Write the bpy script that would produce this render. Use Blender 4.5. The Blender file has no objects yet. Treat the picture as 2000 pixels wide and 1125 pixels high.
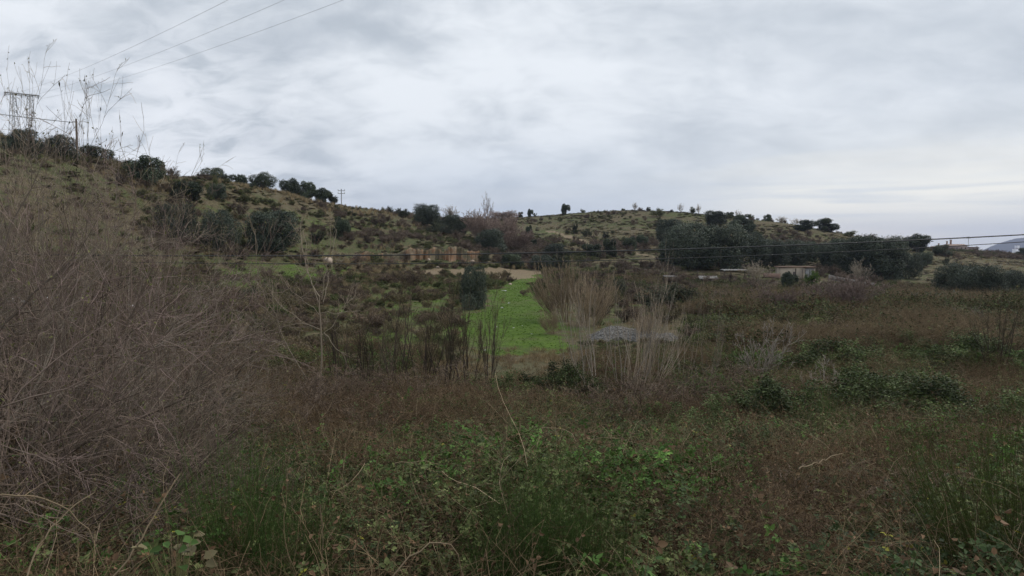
import bpy, math, random
import numpy as np
from mathutils import Vector
RNG = np.random.default_rng(7)
random.seed(7)
S = bpy.context.scene
COL = S.collection
R = math.radians

# ------------------------------------------------------------------ camera
Z0 = 7.0                       # eye height in world units
F = 1428.0                     # focal length in pixels of the 2000 px wide photograph
PITCH = math.atan((562.5 - 495) / F)
cam = bpy.data.cameras.new("camera")
cam.sensor_width = 36.0
cam.lens = 36.0 * F / 2000.0
cam.clip_start = 0.05
cam.clip_end = 20000
cam_o = bpy.data.objects.new("camera", cam)
cam_o.location = (0, 0, Z0)
cam_o.rotation_euler = (R(90) - PITCH, 0, 0)
COL.objects.link(cam_o)
S.camera = cam_o

# ------------------------------------------------------------------ view
S.view_settings.view_transform = 'Standard'
S.view_settings.look = 'None'
S.view_settings.exposure = 0.0
S.view_settings.gamma = 1.0
S.cycles.max_bounces = 5
S.cycles.diffuse_bounces = 2
S.cycles.glossy_bounces = 1
S.cycles.transmission_bounces = 2
S.cycles.transparent_max_bounces = 4
S.cycles.volume_bounces = 0
S.cycles.use_denoising = True
S.render.use_persistent_data = False

# ------------------------------------------------------------------ node helper
class NT:
    def __init__(self, tree):
        self.t = tree
        self.n = tree.nodes
        self.l = tree.links
    def node(self, kind, **kw):
        nd = self.n.new(kind)
        for k, v in kw.items():
            setattr(nd, k, v)
        return nd
    def put(self, sock, v):
        if hasattr(v, 'is_output') or isinstance(v, bpy.types.NodeSocket):
            self.l.new(v, sock)
        else:
            if isinstance(v, tuple) and sock.type == 'RGBA' and len(v) == 3:
                v = (*v, 1)
            sock.default_value = v
    def m(self, op, a, b=0.0, c=None, clamp=False):
        nd = self.node('ShaderNodeMath', operation=op, use_clamp=clamp)
        self.put(nd.inputs[0], a)
        self.put(nd.inputs[1], b)
        if c is not None:
            self.put(nd.inputs[2], c)
        return nd.outputs[0]
    def mix(self, f, a, b, blend='MIX'):
        nd = self.node('ShaderNodeMix', data_type='RGBA', blend_type=blend)
        self.put(nd.inputs[0], f)
        self.put(nd.inputs[6], a)
        self.put(nd.inputs[7], b)
        return nd.outputs[2]
    def noise(self, vec, scale, detail=4.0, rough=0.55, dist=0.0):
        nd = self.node('ShaderNodeTexNoise')
        if vec is not None:
            self.put(nd.inputs['Vector'], vec)
        nd.inputs['Scale'].default_value = scale
        nd.inputs['Detail'].default_value = detail
        nd.inputs['Roughness'].default_value = rough
        nd.inputs['Distortion'].default_value = dist
        return nd.outputs['Fac']
    def step(self, v, lo, hi):
        nd = self.node('ShaderNodeMapRange', interpolation_type='SMOOTHSTEP')
        self.put(nd.inputs[0], v)
        self.put(nd.inputs[1], lo)
        self.put(nd.inputs[2], hi)
        return nd.outputs[0]
    def xyz(self, x, y, z):
        nd = self.node('ShaderNodeCombineXYZ')
        self.put(nd.inputs[0], x)
        self.put(nd.inputs[1], y)
        self.put(nd.inputs[2], z)
        return nd.outputs[0]

# ------------------------------------------------------------------ sky
SUN_EL, SUN_AZ = R(42), R(62)          # azimuth clockwise from +Y
w = bpy.data.worlds.new("World")
S.world = w
w.use_nodes = True
w.node_tree.nodes.clear()
q = NT(w.node_tree)
out = q.node('ShaderNodeOutputWorld')
sky = q.node('ShaderNodeTexSky', sky_type='NISHITA')
sky.sun_disc = False
sky.sun_elevation = SUN_EL
sky.sun_rotation = SUN_AZ
bg_sky = q.node('ShaderNodeBackground')
q.put(bg_sky.inputs[0], sky.outputs[0])
bg_sky.inputs[1].default_value = 0.10
tc = q.node('ShaderNodeTexCoord')
sep = q.node('ShaderNodeSeparateXYZ')
q.put(sep.inputs[0], tc.outputs['Generated'])
dx, dy, dz = sep.outputs
zz = q.m('ADD', q.m('MAXIMUM', dz, 0.0), 0.38)
ux = q.m('DIVIDE', dx, zz)
uy = q.m('DIVIDE', dy, zz)
p1 = q.xyz(ux, q.m('MULTIPLY', uy, 0.9), 0.0)
big = q.noise(p1, 1.15, 3.0, 0.5, 0.3)
mid = q.noise(q.xyz(q.m('ADD', ux, 7.3), q.m('MULTIPLY', uy, 1.25), 1.0), 3.2, 5.0, 0.52, 0.4)
fine = q.noise(q.xyz(ux, q.m('MULTIPLY', uy, 1.4), 2.0), 9.0, 6.0, 0.55, 0.6)
v = q.m('ADD', q.m('MULTIPLY', big, 0.75), q.m('ADD', q.m('MULTIPLY', mid, 0.75), q.m('MULTIPLY', fine, 0.30)))
az = q.m('ARCTAN2', dx, dy)
right = q.step(az, -0.10, 0.45)          # the layer is smoother and brighter towards the east
v = q.m('ADD', v, q.m('MULTIPLY', right, 0.06))
contrast = q.m('SUBTRACT', 1.0, q.m('MULTIPLY', right, 0.5))
v2 = q.m('ADD', q.m('MULTIPLY', q.m('SUBTRACT', v, 0.865), q.m('MULTIPLY', contrast, 2.7)), 0.5, clamp=True)
v2 = q.step(v2, 0.0, 1.0)
cl = q.mix(v2, (0.475, 0.525, 0.58), (0.82, 0.86, 0.90))
# low layer: blue grey band with pale streaks near the horizon
streak = q.noise(q.xyz(q.m('MULTIPLY', az, 2.2), q.m('MULTIPLY', dz, 22.0), 3.0), 1.0, 4.0, 0.5, 0.2)
lowcol = q.mix(q.step(az, -0.05, 0.6), (0.58, 0.65, 0.74), (0.84, 0.86, 0.83))
lowcol = q.mix(q.m('MULTIPLY', q.step(streak, 0.46, 0.64), q.m('ADD', q.m('MULTIPLY', q.step(az, 0.15, 0.5), 0.85), 0.12)), lowcol, (1.0, 0.97, 0.86))
low = q.step(dz, 0.20, 0.03)
low = q.m('MULTIPLY', low, q.step(az, -0.42, 0.0))
cl = q.mix(q.m('MULTIPLY', low, 0.85), cl, lowcol)
bn = q.noise(q.xyz(q.m('MULTIPLY', az, 3.0), q.m('MULTIPLY', dz, 60.0), 5.0), 1.0, 4.0, 0.5, 0.3)
band = q.m('MULTIPLY', q.step(dz, 0.030, 0.060), q.step(dz, 0.105, 0.072))
band = q.m('MULTIPLY', band, q.m('MULTIPLY', q.step(az, 0.20, 0.42), q.step(bn, 0.34, 0.56)))
cl = q.mix(band, cl, (1.0, 0.985, 0.90))
# bright clearing low in the west, behind the left hill
wl = q.m('MULTIPLY', q.step(az, -0.15, -0.45), q.m('MULTIPLY', q.step(dz, 0.34, 0.16), q.step(fine, 0.30, 0.60)))
cl = q.mix(q.m('MULTIPLY', wl, 0.7), cl, (0.86, 0.89, 0.94))
bg_cl = q.node('ShaderNodeBackground')
q.put(bg_cl.inputs[0], cl)
bg_cl.inputs[1].default_value = 1.12
mx = q.node('ShaderNodeMixShader')
mx.inputs[0].default_value = 0.95
q.put(mx.inputs[1], bg_sky.outputs[0])
q.put(mx.inputs[2], bg_cl.outputs[0])
q.put(out.inputs[0], mx.outputs[0])

sun = bpy.data.lights.new("sun", 'SUN')
sun.energy = 1.5
sun.angle = R(10)
sun.color = (1.0, 0.94, 0.85)
sun_o = bpy.data.objects.new("sun", sun)
sd = Vector((math.sin(SUN_AZ) * math.cos(SUN_EL), math.cos(SUN_AZ) * math.cos(SUN_EL), math.sin(SUN_EL)))
sun_o.rotation_euler = sd.to_track_quat('Z', 'Y').to_euler()
COL.objects.link(sun_o)

# ------------------------------------------------------------------ noise
def hsh(ix, iy, seed):
    n = (ix.astype(np.int64) * 374761393 + iy.astype(np.int64) * 668265263 + seed * 1442695041) & 0xffffffff
    n = ((n ^ (n >> 13)) * 1274126177) & 0xffffffff
    n = n ^ (n >> 16)
    return (n & 0xffffff) / float(0xffffff)
def vn(x, y, scale, seed=0):
    x = np.asarray(x, float) / scale
    y = np.asarray(y, float) / scale
    ix = np.floor(x); iy = np.floor(y)
    fx = x - ix; fy = y - iy
    fx = fx * fx * (3 - 2 * fx); fy = fy * fy * (3 - 2 * fy)
    a = hsh(ix, iy, seed); b = hsh(ix + 1, iy, seed)
    c = hsh(ix, iy + 1, seed); d = hsh(ix + 1, iy + 1, seed)
    return (a * (1 - fx) + b * fx) * (1 - fy) + (c * (1 - fx) + d * fx) * fy
def fbm(x, y, scale, seed=0, octv=3):
    s = 0; amp = 1; tot = 0
    for k in range(octv):
        s = s + vn(x, y, scale / 2 ** k, seed + k * 17) * amp
        tot += amp; amp *= 0.5
    return s / tot
def sstep(v, lo, hi):
    t = np.clip((v - lo) / (hi - lo), 0, 1)
    return t * t * (3 - 2 * t)

# ------------------------------------------------------------------ terrain
CP, SP = math.cos(PITCH), math.sin(PITCH)
def z_at(row, Y):
    vv = -(row - 562.5) / F
    return Z0 + Y * (-SP + vv * CP) / (CP + vv * SP)
def x_at(px, row, Y):
    vv = -(row - 562.5) / F
    return (px - 1000) / F * Y / (CP + vv * SP)
def project(x, y, z):
    d = y * CP - (z - Z0) * SP
    u = x / d
    vv = (y * SP + (z - Z0) * CP) / d
    return 1000 + u * F, 562.5 - vv * F
NEAR = [(-60, -1.8), (0, -1.75), (1.5, -1.95), (2.6, -2.3), (5, -2.75), (10, -3.65), (16, -4.6), (22, -5.25), (28, -5.35)]
PROF = {
 -700: [(36, 560), (50, 480), (65, 380), (78, 262), (120, 250), (200, 250)],
 0:    [(36, 620), (48, 530), (60, 430), (76, 272), (110, 262), (160, 262), (300, 330)],
 150:  [(36, 640), (50, 560), (62, 470), (84, 308), (110, 315), (160, 330), (300, 390)],
 283:  [(37, 655), (52, 585), (66, 510), (78, 430), (97, 328), (120, 345), (300, 430)],
 430:  [(38, 668), (56, 585), (68, 538), (78, 500), (92, 430), (114, 347), (140, 362), (300, 440)],
 560:  [(38, 675), (58, 590), (75, 535), (86, 500), (104, 440), (128, 374), (160, 392), (300, 450)],
 700:  [(38, 680), (60, 592), (80, 550), (97, 521), (100, 509), (104, 494), (125, 452), (152, 402), (190, 425), (300, 460)],
 800:  [(38, 680), (60, 595), (84, 552), (99, 527), (103, 510), (107, 492), (135, 452), (170, 420), (220, 436), (300, 460)],
 900:  [(38, 682), (60, 598), (86, 557), (103, 529), (108, 508), (112, 490), (145, 458), (200, 428), (260, 440), (320, 455)],
 960:  [(38, 683), (60, 598), (88, 556), (106, 530), (116, 514), (135, 498), (165, 470), (245, 422), (300, 438)],
 1050: [(38, 682), (60, 600), (88, 560), (108, 537), (122, 520), (150, 495), (180, 470), (262, 421), (300, 432)],
 1130: [(38, 682), (60, 602), (88, 562), (110, 538), (128, 516), (155, 490), (190, 460), (250, 414), (300, 432)],
 1220: [(38, 682), (60, 603), (88, 565), (110, 538), (128, 514), (160, 486), (200, 445), (240, 407), (300, 428)],
 1320: [(38, 682), (60, 605), (88, 567), (110, 542), (125, 522), (160, 486), (200, 440), (232, 411), (300, 432)],
 1420: [(38, 682), (60, 606), (88, 568), (110, 545), (125, 526), (160, 490), (200, 445), (228, 422), (300, 445)],
 1520: [(38, 682), (60, 608), (88, 570), (110, 550), (126, 530), (160, 496), (195, 452), (222, 431), (300, 455)],
 1620: [(38, 682), (60, 609), (88, 572), (110, 555), (128, 536), (165, 498), (212, 450), (300, 470)],
 1720: [(38, 682), (60, 611), (88, 576), (110, 560), (132, 540), (165, 508), (200, 471), (300, 482)],
 1800: [(38, 682), (60, 612), (88, 580), (110, 565), (132, 547), (160, 522), (200, 489), (300, 487), (420, 486)],
 1900: [(38, 682), (60, 614), (88, 584), (110, 570), (135, 550), (170, 524), (220, 499), (300, 490), (430, 486.5)],
 2000: [(38, 683), (60, 616), (88, 588), (115, 572), (140, 552), (175, 530), (230, 508), (300, 500), (430, 496)],
 2300: [(38, 684), (60, 618), (90, 590), (120, 575), (160, 555), (220, 530), (300, 515), (430, 507)],
}
YG = np.concatenate([np.linspace(-60, 20, 81), np.geomspace(20.5, 9000, 420)])
TC = np.array(sorted(PROF))
rows = []
for px in TC:
    ys = [a for a, b in NEAR]; zs = [Z0 + b for a, b in NEAR]
    for (Y, row) in PROF[px]:
        ys.append(Y); zs.append(z_at(row, Y))
    last = zs[-1]
    ys += [520, 900, 9000]; zs += [min(last, Z0 - 2) - 3, Z0 - 22, Z0 - 30]
    if ys[-4] >= 520: raise ValueError
    rows.append(np.interp(YG, ys, zs))
PZ = np.array(rows)
ker = np.array([1, 2, 3, 2, 1.]) / 9
PZ = np.array([np.convolve(np.pad(r, 2, mode='edge'), ker, mode='valid') for r in PZ])
TT = (TC - 1000) / F
TF = np.linspace(TT[0], TT[-1], 260)
PF = np.array([np.interp(TF, TT, PZ[:, k]) for k in range(PZ.shape[1])]).T
k2 = np.hanning(15)[1:-1]; k2 /= k2.sum()
PF = np.array([np.convolve(np.pad(PF[:, k], 6, mode='edge'), k2, mode='valid') for k in range(PF.shape[1])]).T
def H(x, y):
    x = np.asarray(x, float); y = np.asarray(y, float)
    t = np.clip(x / np.maximum(np.abs(y), 14.0), TF[0], TF[-1])
    ti = (t - TF[0]) / (TF[1] - TF[0]); i0 = np.clip(ti.astype(int), 0, len(TF) - 2); ft = ti - i0
    yi = np.interp(np.clip(y, -60, 9000), YG, np.arange(len(YG)))
    j0 = np.clip(yi.astype(int), 0, len(YG) - 2); fy = yi - j0
    z = (PF[i0, j0] * (1 - ft) + PF[i0 + 1, j0] * ft) * (1 - fy) + (PF[i0, j0 + 1] * (1 - ft) + PF[i0 + 1, j0 + 1] * ft) * fy
    z = z + (fbm(x, y, 7.0, 3) - 0.5) * 0.5 * sstep(y, 8, 45) + (fbm(x, y, 1.7, 9, 2) - 0.5) * 0.14
    return z
YM = np.geomspace(2.5, 480, 900)
def hit(px, row):
    """ground point seen at a pixel of the photograph"""
    zz_ = np.array([z_at(row, Y) for Y in YM]); xx = np.array([x_at(px, row, Y) for Y in YM])
    g = H(xx, YM)
    k = np.argmax(zz_ < g) if (zz_ < g).any() else len(YM) - 200
    return float(xx[k]), float(YM[k])
def spot(px, row, Y=None):
    if Y is None:
        x, y = hit(px, row)
    else:
        x, y = x_at(px, row, Y), Y
    return x, y, float(H(x, y))

# ------------------------------------------------------------------ mesh accumulator
class Acc:
    def __init__(self):
        self.v = []; self.c = []; self.f = []; self.mi = []; self.n = 0
    def add(self, V, Fc, color, mat=0):
        V = np.asarray(V, float).reshape(-1, 3)
        Fc = np.asarray(Fc, int)
        c = np.asarray(color, float)
        if c.ndim == 1:
            c = np.tile(c, (len(V), 1))
        self.v.append(V); self.c.append(c)
        self.f.append(Fc + self.n); self.mi.append(mat)
        self.n += len(V)
    def mesh(self, name, mats, smooth=False):
        me = bpy.data.meshes.new(name)
        V = np.concatenate(self.v)
        me.vertices.add(len(V))
        me.vertices.foreach_set('co', V.astype(np.float32).ravel())
        sizes = np.concatenate([np.full(len(f), f.shape[1]) for f in self.f])
        loops = np.concatenate([f.ravel() for f in self.f])
        me.loops.add(len(loops))
        me.loops.foreach_set('vertex_index', loops.astype(np.int32))
        me.polygons.add(len(sizes))
        starts = np.concatenate([[0], np.cumsum(sizes)[:-1]])
        me.polygons.foreach_set('loop_start', starts.astype(np.int32))
        mi = np.concatenate([np.full(len(f), m_) for f, m_ in zip(self.f, self.mi)])
        me.polygons.foreach_set('material_index', mi.astype(np.int32))
        if smooth:
            me.polygons.foreach_set('use_smooth', np.ones(len(sizes), bool))
        at = me.color_attributes.new('col', 'FLOAT_COLOR', 'POINT')
        c = np.concatenate(self.c)
        at.data.foreach_set('color', np.hstack([c, np.ones((len(c), 1))]).astype(np.float32).ravel())
        for m_ in mats:
            me.materials.append(m_)
        me.update(calc_edges=True)
        me.validate()
        return me
def nrm(a):
    return a / np.maximum(np.linalg.norm(a, axis=-1, keepdims=True), 1e-9)

def tubes(acc, P, Rd, sides, color, mat=0, cvar=0.15, rng=RNG):
    """P (N,K,3) centre lines, Rd (N,K) radii"""
    N, K, _ = P.shape
    T = np.empty_like(P)
    T[:, 1:-1] = P[:, 2:] - P[:, :-2] if K > 2 else 0
    T[:, 0] = P[:, 1] - P[:, 0]; T[:, -1] = P[:, -1] - P[:, -2]
    T = nrm(T)
    ref = np.tile(np.array([0.31, 0.17, 0.93]), (N, 1))
    par = np.abs((nrm(P[:, -1] - P[:, 0]) * nrm(ref)).sum(-1)) > 0.8
    ref[par] = np.array([1.0, 0.3, -0.1])
    A = nrm(np.cross(T, ref[:, None, :])); B = np.cross(T, A)
    an = np.arange(sides) / sides * 2 * math.pi
    ring = A[:, :, None, :] * np.cos(an)[None, None, :, None] + B[:, :, None, :] * np.sin(an)[None, None, :, None]
    V = P[:, :, None, :] + ring * Rd[:, :, None, None]
    base = (np.arange(N) * K * sides)[:, None, None]
    kk = (np.arange(K - 1) * sides)[None, :, None]
    s = np.arange(sides)[None, None, :]; s1 = (s + 1) % sides
    Fq = np.stack([base + kk + s, base + kk + s1, base + kk + sides + s1, base + kk + sides + s], -1).reshape(-1, 4)
    col = np.array(color)[None, :] * (1 + (rng.random((N, 1)) - 0.5) * 2 * cvar)
    C = np.repeat(col, K * sides, axis=0)
    acc.add(V.reshape(-1, 3), Fq, C, mat)

def grow(rng, p0, d0, L, r0, r1, K, wob, up):
    N = len(p0)
    P = np.empty((N, K, 3)); P[:, 0] = p0
    d = nrm(d0.copy())
    step = (L / (K - 1))[:, None]
    for k in range(1, K):
        d = nrm(d + rng.normal(0, wob, (N, 3)) + np.array([0, 0, up]))
        P[:, k] = P[:, k - 1] + d * step
    t = np.linspace(0, 1, K)[None, :]
    Rd = r0[:, None] * (1 - t) + r1[:, None] * t
    return P, Rd
def kids(rng, P, Rd, n, tlo, thi, alo, ahi, lf, rf, K, wob, up, rmin=0.0, taper=0.9):
    N, KK, _ = P.shape
    idx = np.repeat(np.arange(N), n)
    t = rng.uniform(tlo, thi, len(idx)) * (KK - 1)
    i = np.minimum(t.astype(int), KK - 2); f = (t - i)[:, None]
    p = P[idx, i] * (1 - f) + P[idx, i + 1] * f
    tg = nrm(P[idx, i + 1] - P[idx, i])
    rad = Rd[idx, i] * (1 - f[:, 0]) + Rd[idx, i + 1] * f[:, 0]
    pr = nrm(np.cross(tg, rng.normal(0, 1, tg.shape)))
    a = rng.uniform(alo, ahi, len(idx))[:, None]
    d = tg * np.cos(a) + pr * np.sin(a)
    plen = np.linalg.norm(np.diff(P, axis=1), axis=2).sum(1)[idx]
    L = plen * lf * rng.uniform(0.6, 1.25, len(idx)) * (1.15 - 0.5 * t / (KK - 1))
    r0 = np.maximum(rad * rf, rmin); r1 = np.maximum(r0 * (1 - taper), rmin * 0.7)
    return grow(rng, p, d, L, r0, r1, K, wob, up)

def leaves(acc, pos, dirn, nor, L, W, color, mat=1, cvar=0.3, fold=0.12, rng=RNG, simple=False):
    N = len(pos)
    dirn = nrm(dirn); side = nrm(np.cross(dirn, nor)); nn = np.cross(side, dirn)
    L = np.broadcast_to(L, (N,))[:, None]; W = np.broadcast_to(W, (N,))[:, None]
    if simple:
        V = np.stack([pos, pos + dirn * L * .5 + side * W * .5 + nn * L * fold, pos + dirn * L, pos + dirn * L * .5 - side * W * .5 + nn * L * fold], 1)
        b = (np.arange(N) * 4)[:, None]
        Fq = b + np.array([0, 1, 2, 3]); n = 4
    else:
        V = np.stack([pos, pos + dirn * L * .28 + side * W * .5 + nn * L * fold, pos + dirn * L * .68 + side * W * .38 + nn * L * fold,
                      pos + dirn * L, pos + dirn * L * .68 - side * W * .38 + nn * L * fold, pos + dirn * L * .28 - side * W * .5 + nn * L * fold], 1)
        b = (np.arange(N) * 6)[:, None]
        Fq = np.concatenate([b + np.array([0, 1, 2, 3]), b + np.array([0, 3, 4, 5])]); n = 6
    color = np.asarray(color, float)
    if color.ndim == 1:
        color = np.tile(color, (N, 1))
    c = color * (1 + (rng.random((N, 1)) - 0.5) * 2 * cvar)
    acc.add(V.reshape(-1, 3), Fq, np.repeat(c, n, axis=0), mat)

# ------------------------------------------------------------------ materials
def mat_new(name):
    m_ = bpy.data.materials.new(name)
    m_.use_nodes = True
    m_.node_tree.nodes.clear()
    return m_, NT(m_.node_tree)
def foliage_mat(name, transl=0.25, rough=0.55, rnd=0.35, gloss=0.25):
    m_, t = mat_new(name)
    o = t.node('ShaderNodeOutputMaterial')
    at = t.node('ShaderNodeAttribute', attribute_name='col')
    oi = t.node('ShaderNodeObjectInfo')
    k = t.m('MULTIPLY', t.m('ADD', t.m('MULTIPLY', oi.outputs['Random'], 2 * rnd), 1 - rnd), 1.20)
    c = t.node('ShaderNodeVectorMath', operation='SCALE')
    t.put(c.inputs[0], at.outputs['Color']); t.put(c.inputs['Scale'], k)
    hsv = t.node('ShaderNodeHueSaturation'); hsv.inputs['Saturation'].default_value = 1.12
    t.put(hsv.inputs['Color'], c.outputs[0]); c = hsv
    b = t.node('ShaderNodeBsdfPrincipled')
    t.put(b.inputs['Base Color'], c.outputs[0])
    b.inputs['Roughness'].default_value = rough
    b.inputs['Specular IOR Level'].default_value = gloss
    if transl > 0:
        tr = t.node('ShaderNodeBsdfTranslucent')
        t.put(tr.inputs[0], c.outputs[0])
        mxs = t.node('ShaderNodeMixShader'); mxs.inputs[0].default_value = transl
        t.put(mxs.inputs[1], b.outputs[0]); t.put(mxs.inputs[2], tr.outputs[0])
        t.put(o.inputs[0], mxs.outputs[0])
    else:
        t.put(o.inputs[0], b.outputs[0])
    return m_
M_BARK = foliage_mat('bark', 0.0, 0.9, 0.3, 0.05)
M_LEAF = foliage_mat('leaf', 0.15, 0.6, 0.35, 0.12)
M_OAK = foliage_mat('oak_leaf', 0.06, 0.55, 0.2, 0.18)
M_GRASS = foliage_mat('grass_blade', 0.3, 0.6, 0.3, 0.15)
def solid_mat(name, c1, c2, scale=4.0, rough=0.85, bump=0.3, metal=0.0, stain=None):
    m_, t = mat_new(name)
    o = t.node('ShaderNodeOutputMaterial')
    g = t.node('ShaderNodeNewGeometry')
    n1 = t.noise(g.outputs['Position'], scale, 6.0, 0.6)
    c = t.mix(t.step(n1, 0.35, 0.65), c1, c2)
    if stain:
        n3 = t.noise(g.outputs['Position'], scale * 0.35, 5.0, 0.65, 0.5)
        c = t.mix(t.step(n3, 0.47, 0.60), c, stain)
    b = t.node('ShaderNodeBsdfPrincipled')
    t.put(b.inputs['Base Color'], c)
    b.inputs['Roughness'].default_value = rough
    b.inputs['Metallic'].default_value = metal
    bp = t.node('ShaderNodeBump'); bp.inputs['Strength'].default_value = bump
    bp.inputs['Distance'].default_value = 0.05
    t.put(bp.inputs['Height'], t.noise(g.outputs['Position'], scale * 3, 4.0, 0.6))
    t.put(b.inputs['Normal'], bp.outputs[0])
    t.put(o.inputs[0], b.outputs[0])
    return m_

# ------------------------------------------------------------------ object helpers
def link(name, data, label=None, cat=None, group=None, kind=None, parent=None, loc=(0, 0, 0)):
    o = bpy.data.objects.new(name, data)
    COL.objects.link(o)
    o.location = loc
    if label: o['label'] = label
    if cat: o['category'] = cat
    if group: o['group'] = group
    if kind: o['kind'] = kind
    if parent is not None: o.parent = parent
    return o

# ------------------------------------------------------------------ ground
def pix_poly(pts):
    return np.array([hit(*p) for p in pts])
def in_poly(x, y, poly):
    c = np.zeros(x.shape, bool)
    j = len(poly) - 1
    for i in range(len(poly)):
        xi, yi = poly[i]; xj, yj = poly[j]
        c ^= ((yi > y) != (yj > y)) & (x < (xj - xi) * (y - yi) / (yj - yi + 1e-12) + xi)
        j = i
    return c
MEADOW = [pix_poly(p) for p in [
    [(905, 698), (1010, 688), (1130, 698), (1122, 640), (1066, 612), (1056, 570), (1084, 532), (1010, 532), (958, 556), (940, 600), (880, 640)],
    [(405, 580), (470, 590), (540, 560), (640, 548), (720, 540), (700, 522), (560, 516), (430, 512)],
    [(640, 690), (930, 690), (920, 560), (830, 545), (720, 560), (640, 600)],
    [(520, 715), (600, 715), (600, 690), (520, 690)],
    [(1110, 650), (1330, 648), (1440, 640), (1400, 618), (1290, 610), (1240, 585), (1200, 560), (1160, 570), (1140, 610)],
    [(670, 440), (770, 445), (760, 462), (680, 470)],
    [(420, 470), (640, 480), (700, 495), (640, 505), (450, 508)],
    [(560, 415), (640, 425), (690, 450), (640, 462), (560, 440)],
    [(300, 390), (390, 385), (480, 400), (460, 420), (330, 410)],
    [(1230, 440), (1290, 435), (1285, 468), (1240, 462)],
    [(1040, 440), (1110, 445), (1160, 470), (1110, 480), (1050, 465)],
    [(1400, 462), (1450, 462), (1440, 474), (1410, 474)],
    [(1800, 560), (1840, 560), (1836, 505), (1808, 505)],
    [(1560, 470), (1640, 466), (1620, 482), (1560, 482)]]]
MSTR = [1.0, 0.78, 0.62, 0.6, 0.45, 0.5, 0.5, 0.5, 0.45, 0.45, 0.45, 0.4, 0.4, 0.4]
DIRT = [pix_poly(p) for p in [
    [(790, 534), (860, 537), (960, 545), (1040, 545), (1052, 536), (1078, 529), (960, 525), (870, 526), (790, 528)],
    [(1058, 452), (1085, 457), (1140, 478), (1160, 484), (1150, 474), (1100, 456), (1065, 449)],
    [(1205, 490), (1250, 498), (1285, 508), (1282, 501), (1240, 491), (1205, 486)]]]
DRY = [pix_poly(p) for p in [
    [(830, 745), (1150, 745), (1135, 694), (925, 692), (860, 700)],
    [(440, 350), (560, 372), (700, 402), (790, 425), (740, 432), (600, 402), (500, 385), (430, 372)],
    [(230, 330), (330, 350), (330, 385), (230, 380)],
    [(1120, 412), (1300, 412), (1400, 425), (1330, 450), (1160, 445), (1060, 435)],
    [(1460, 432), (1720, 470), (1840, 500), (1700, 480), (1500, 455)],
    [(650, 500), (790, 515), (780, 540), (600, 530)],
    [(1840, 492), (2000, 500), (2000, 545), (1850, 520)]]]
def masks(x, y):
    am = np.clip(y / 80, .75, 2)
    g = np.zeros(x.shape); d = np.zeros(x.shape); t = np.zeros(x.shape)
    for k in range(5):
        jx = x + ((fbm(x, y, 2.6, 31) - .5) * 5.0 + (vn(x, y, 1.1, 130 + k) - .5) * 3.4) * am
        jy = y + ((fbm(x, y, 3.1, 37) - .5) * 6.5 + (vn(x, y, 1.3, 140 + k) - .5) * 6.0) * am
        gk = np.zeros(x.shape)
        for p, s in zip(MEADOW, MSTR): gk = np.maximum(gk, in_poly(jx, jy, p) * s)
        g = g + gk / 5
    bx_ = x + (jx - x) * .4; by_ = y + (jy - y) * .4
    g = np.maximum(g * (.70 + .5 * fbm(x, y, 2.2, 39)), in_poly(bx_, by_, MEADOW[0]) * .30)
    sx = x + (jx - x) * .25; sy = y + (jy - y) * .25
    for p in DIRT: d = np.maximum(d, in_poly(sx, sy, p) * (.55 + .5 * fbm(x, y, 2.5, 43)))
    for p in DRY: t = np.maximum(t, in_poly(jx, jy, p) * 1.0)
    return g, d, t
NG = 880
uu = np.linspace(-1, 1, NG)
gx = 18 * np.sinh(uu * math.asinh(7000 / 18.0))
vv_ = np.linspace(-0.80, 1, NG)
gy = 22 + 22 * np.sinh(vv_ * math.asinh(7000 / 22.0))
GX, GY = np.meshgrid(gx, gy)
GZ = H(GX, GY)
acc = Acc()
I = np.arange(NG * NG).reshape(NG, NG)
Fq = np.stack([I[:-1, :-1], I[:-1, 1:], I[1:, 1:], I[1:, :-1]], -1).reshape(-1, 4)
g_, d_, t_ = masks(GX.ravel(), GY.ravel())
acc.add(np.stack([GX, GY, GZ], -1).reshape(-1, 3), Fq, np.stack([g_, d_, t_], -1))
M_GROUND, t = mat_new('ground')
o = t.node('ShaderNodeOutputMaterial')
g = t.node('ShaderNodeNewGeometry'); P_ = g.outputs['Position']
at = t.node('ShaderNodeAttribute', attribute_name='col')
sp = t.node('ShaderNodeSeparateColor'); t.put(sp.inputs[0], at.outputs['Color'])
nf = t.noise(P_, 2.2, 6.0, 0.65)
nm_ = t.noise(P_, 0.35, 5.0, 0.6)
nl = t.noise(P_, 0.06, 4.0, 0.55)
base = t.mix(t.step(nf, 0.35, 0.7), (0.095, 0.077, 0.046), (0.165, 0.135, 0.082))
hillg = t.mix(t.step(nf, 0.3, 0.7), (0.066, 0.078, 0.032), (0.118, 0.122, 0.056))
base = t.mix(t.step(t.m('ADD', t.m('MULTIPLY', nm_, 0.6), t.m('MULTIPLY', nl, 0.4)), 0.46, 0.56), base, hillg)
def thr(ch, w_=0.5, lo=0.42, hi=0.6):
    return t.step(t.m('ADD', sp.outputs[ch], t.m('MULTIPLY', t.m('SUBTRACT', t.m('ADD', t.m('MULTIPLY', nf, 0.6), t.m('MULTIPLY', nm_, 0.4)), 0.5), w_ * 2)), lo, hi)
tan_ = t.mix(nf, (0.100, 0.088, 0.054), (0.180, 0.150, 0.096))
base = t.mix(t.m('MULTIPLY', thr(2), 0.6), base, tan_)
grn1 = t.mix(t.step(nf, 0.3, 0.7), (0.055, 0.098, 0.016), (0.110, 0.175, 0.030))
grn0 = t.mix(t.step(nf, 0.3, 0.7), (0.080, 0.100, 0.032), (0.120, 0.145, 0.050))
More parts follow.
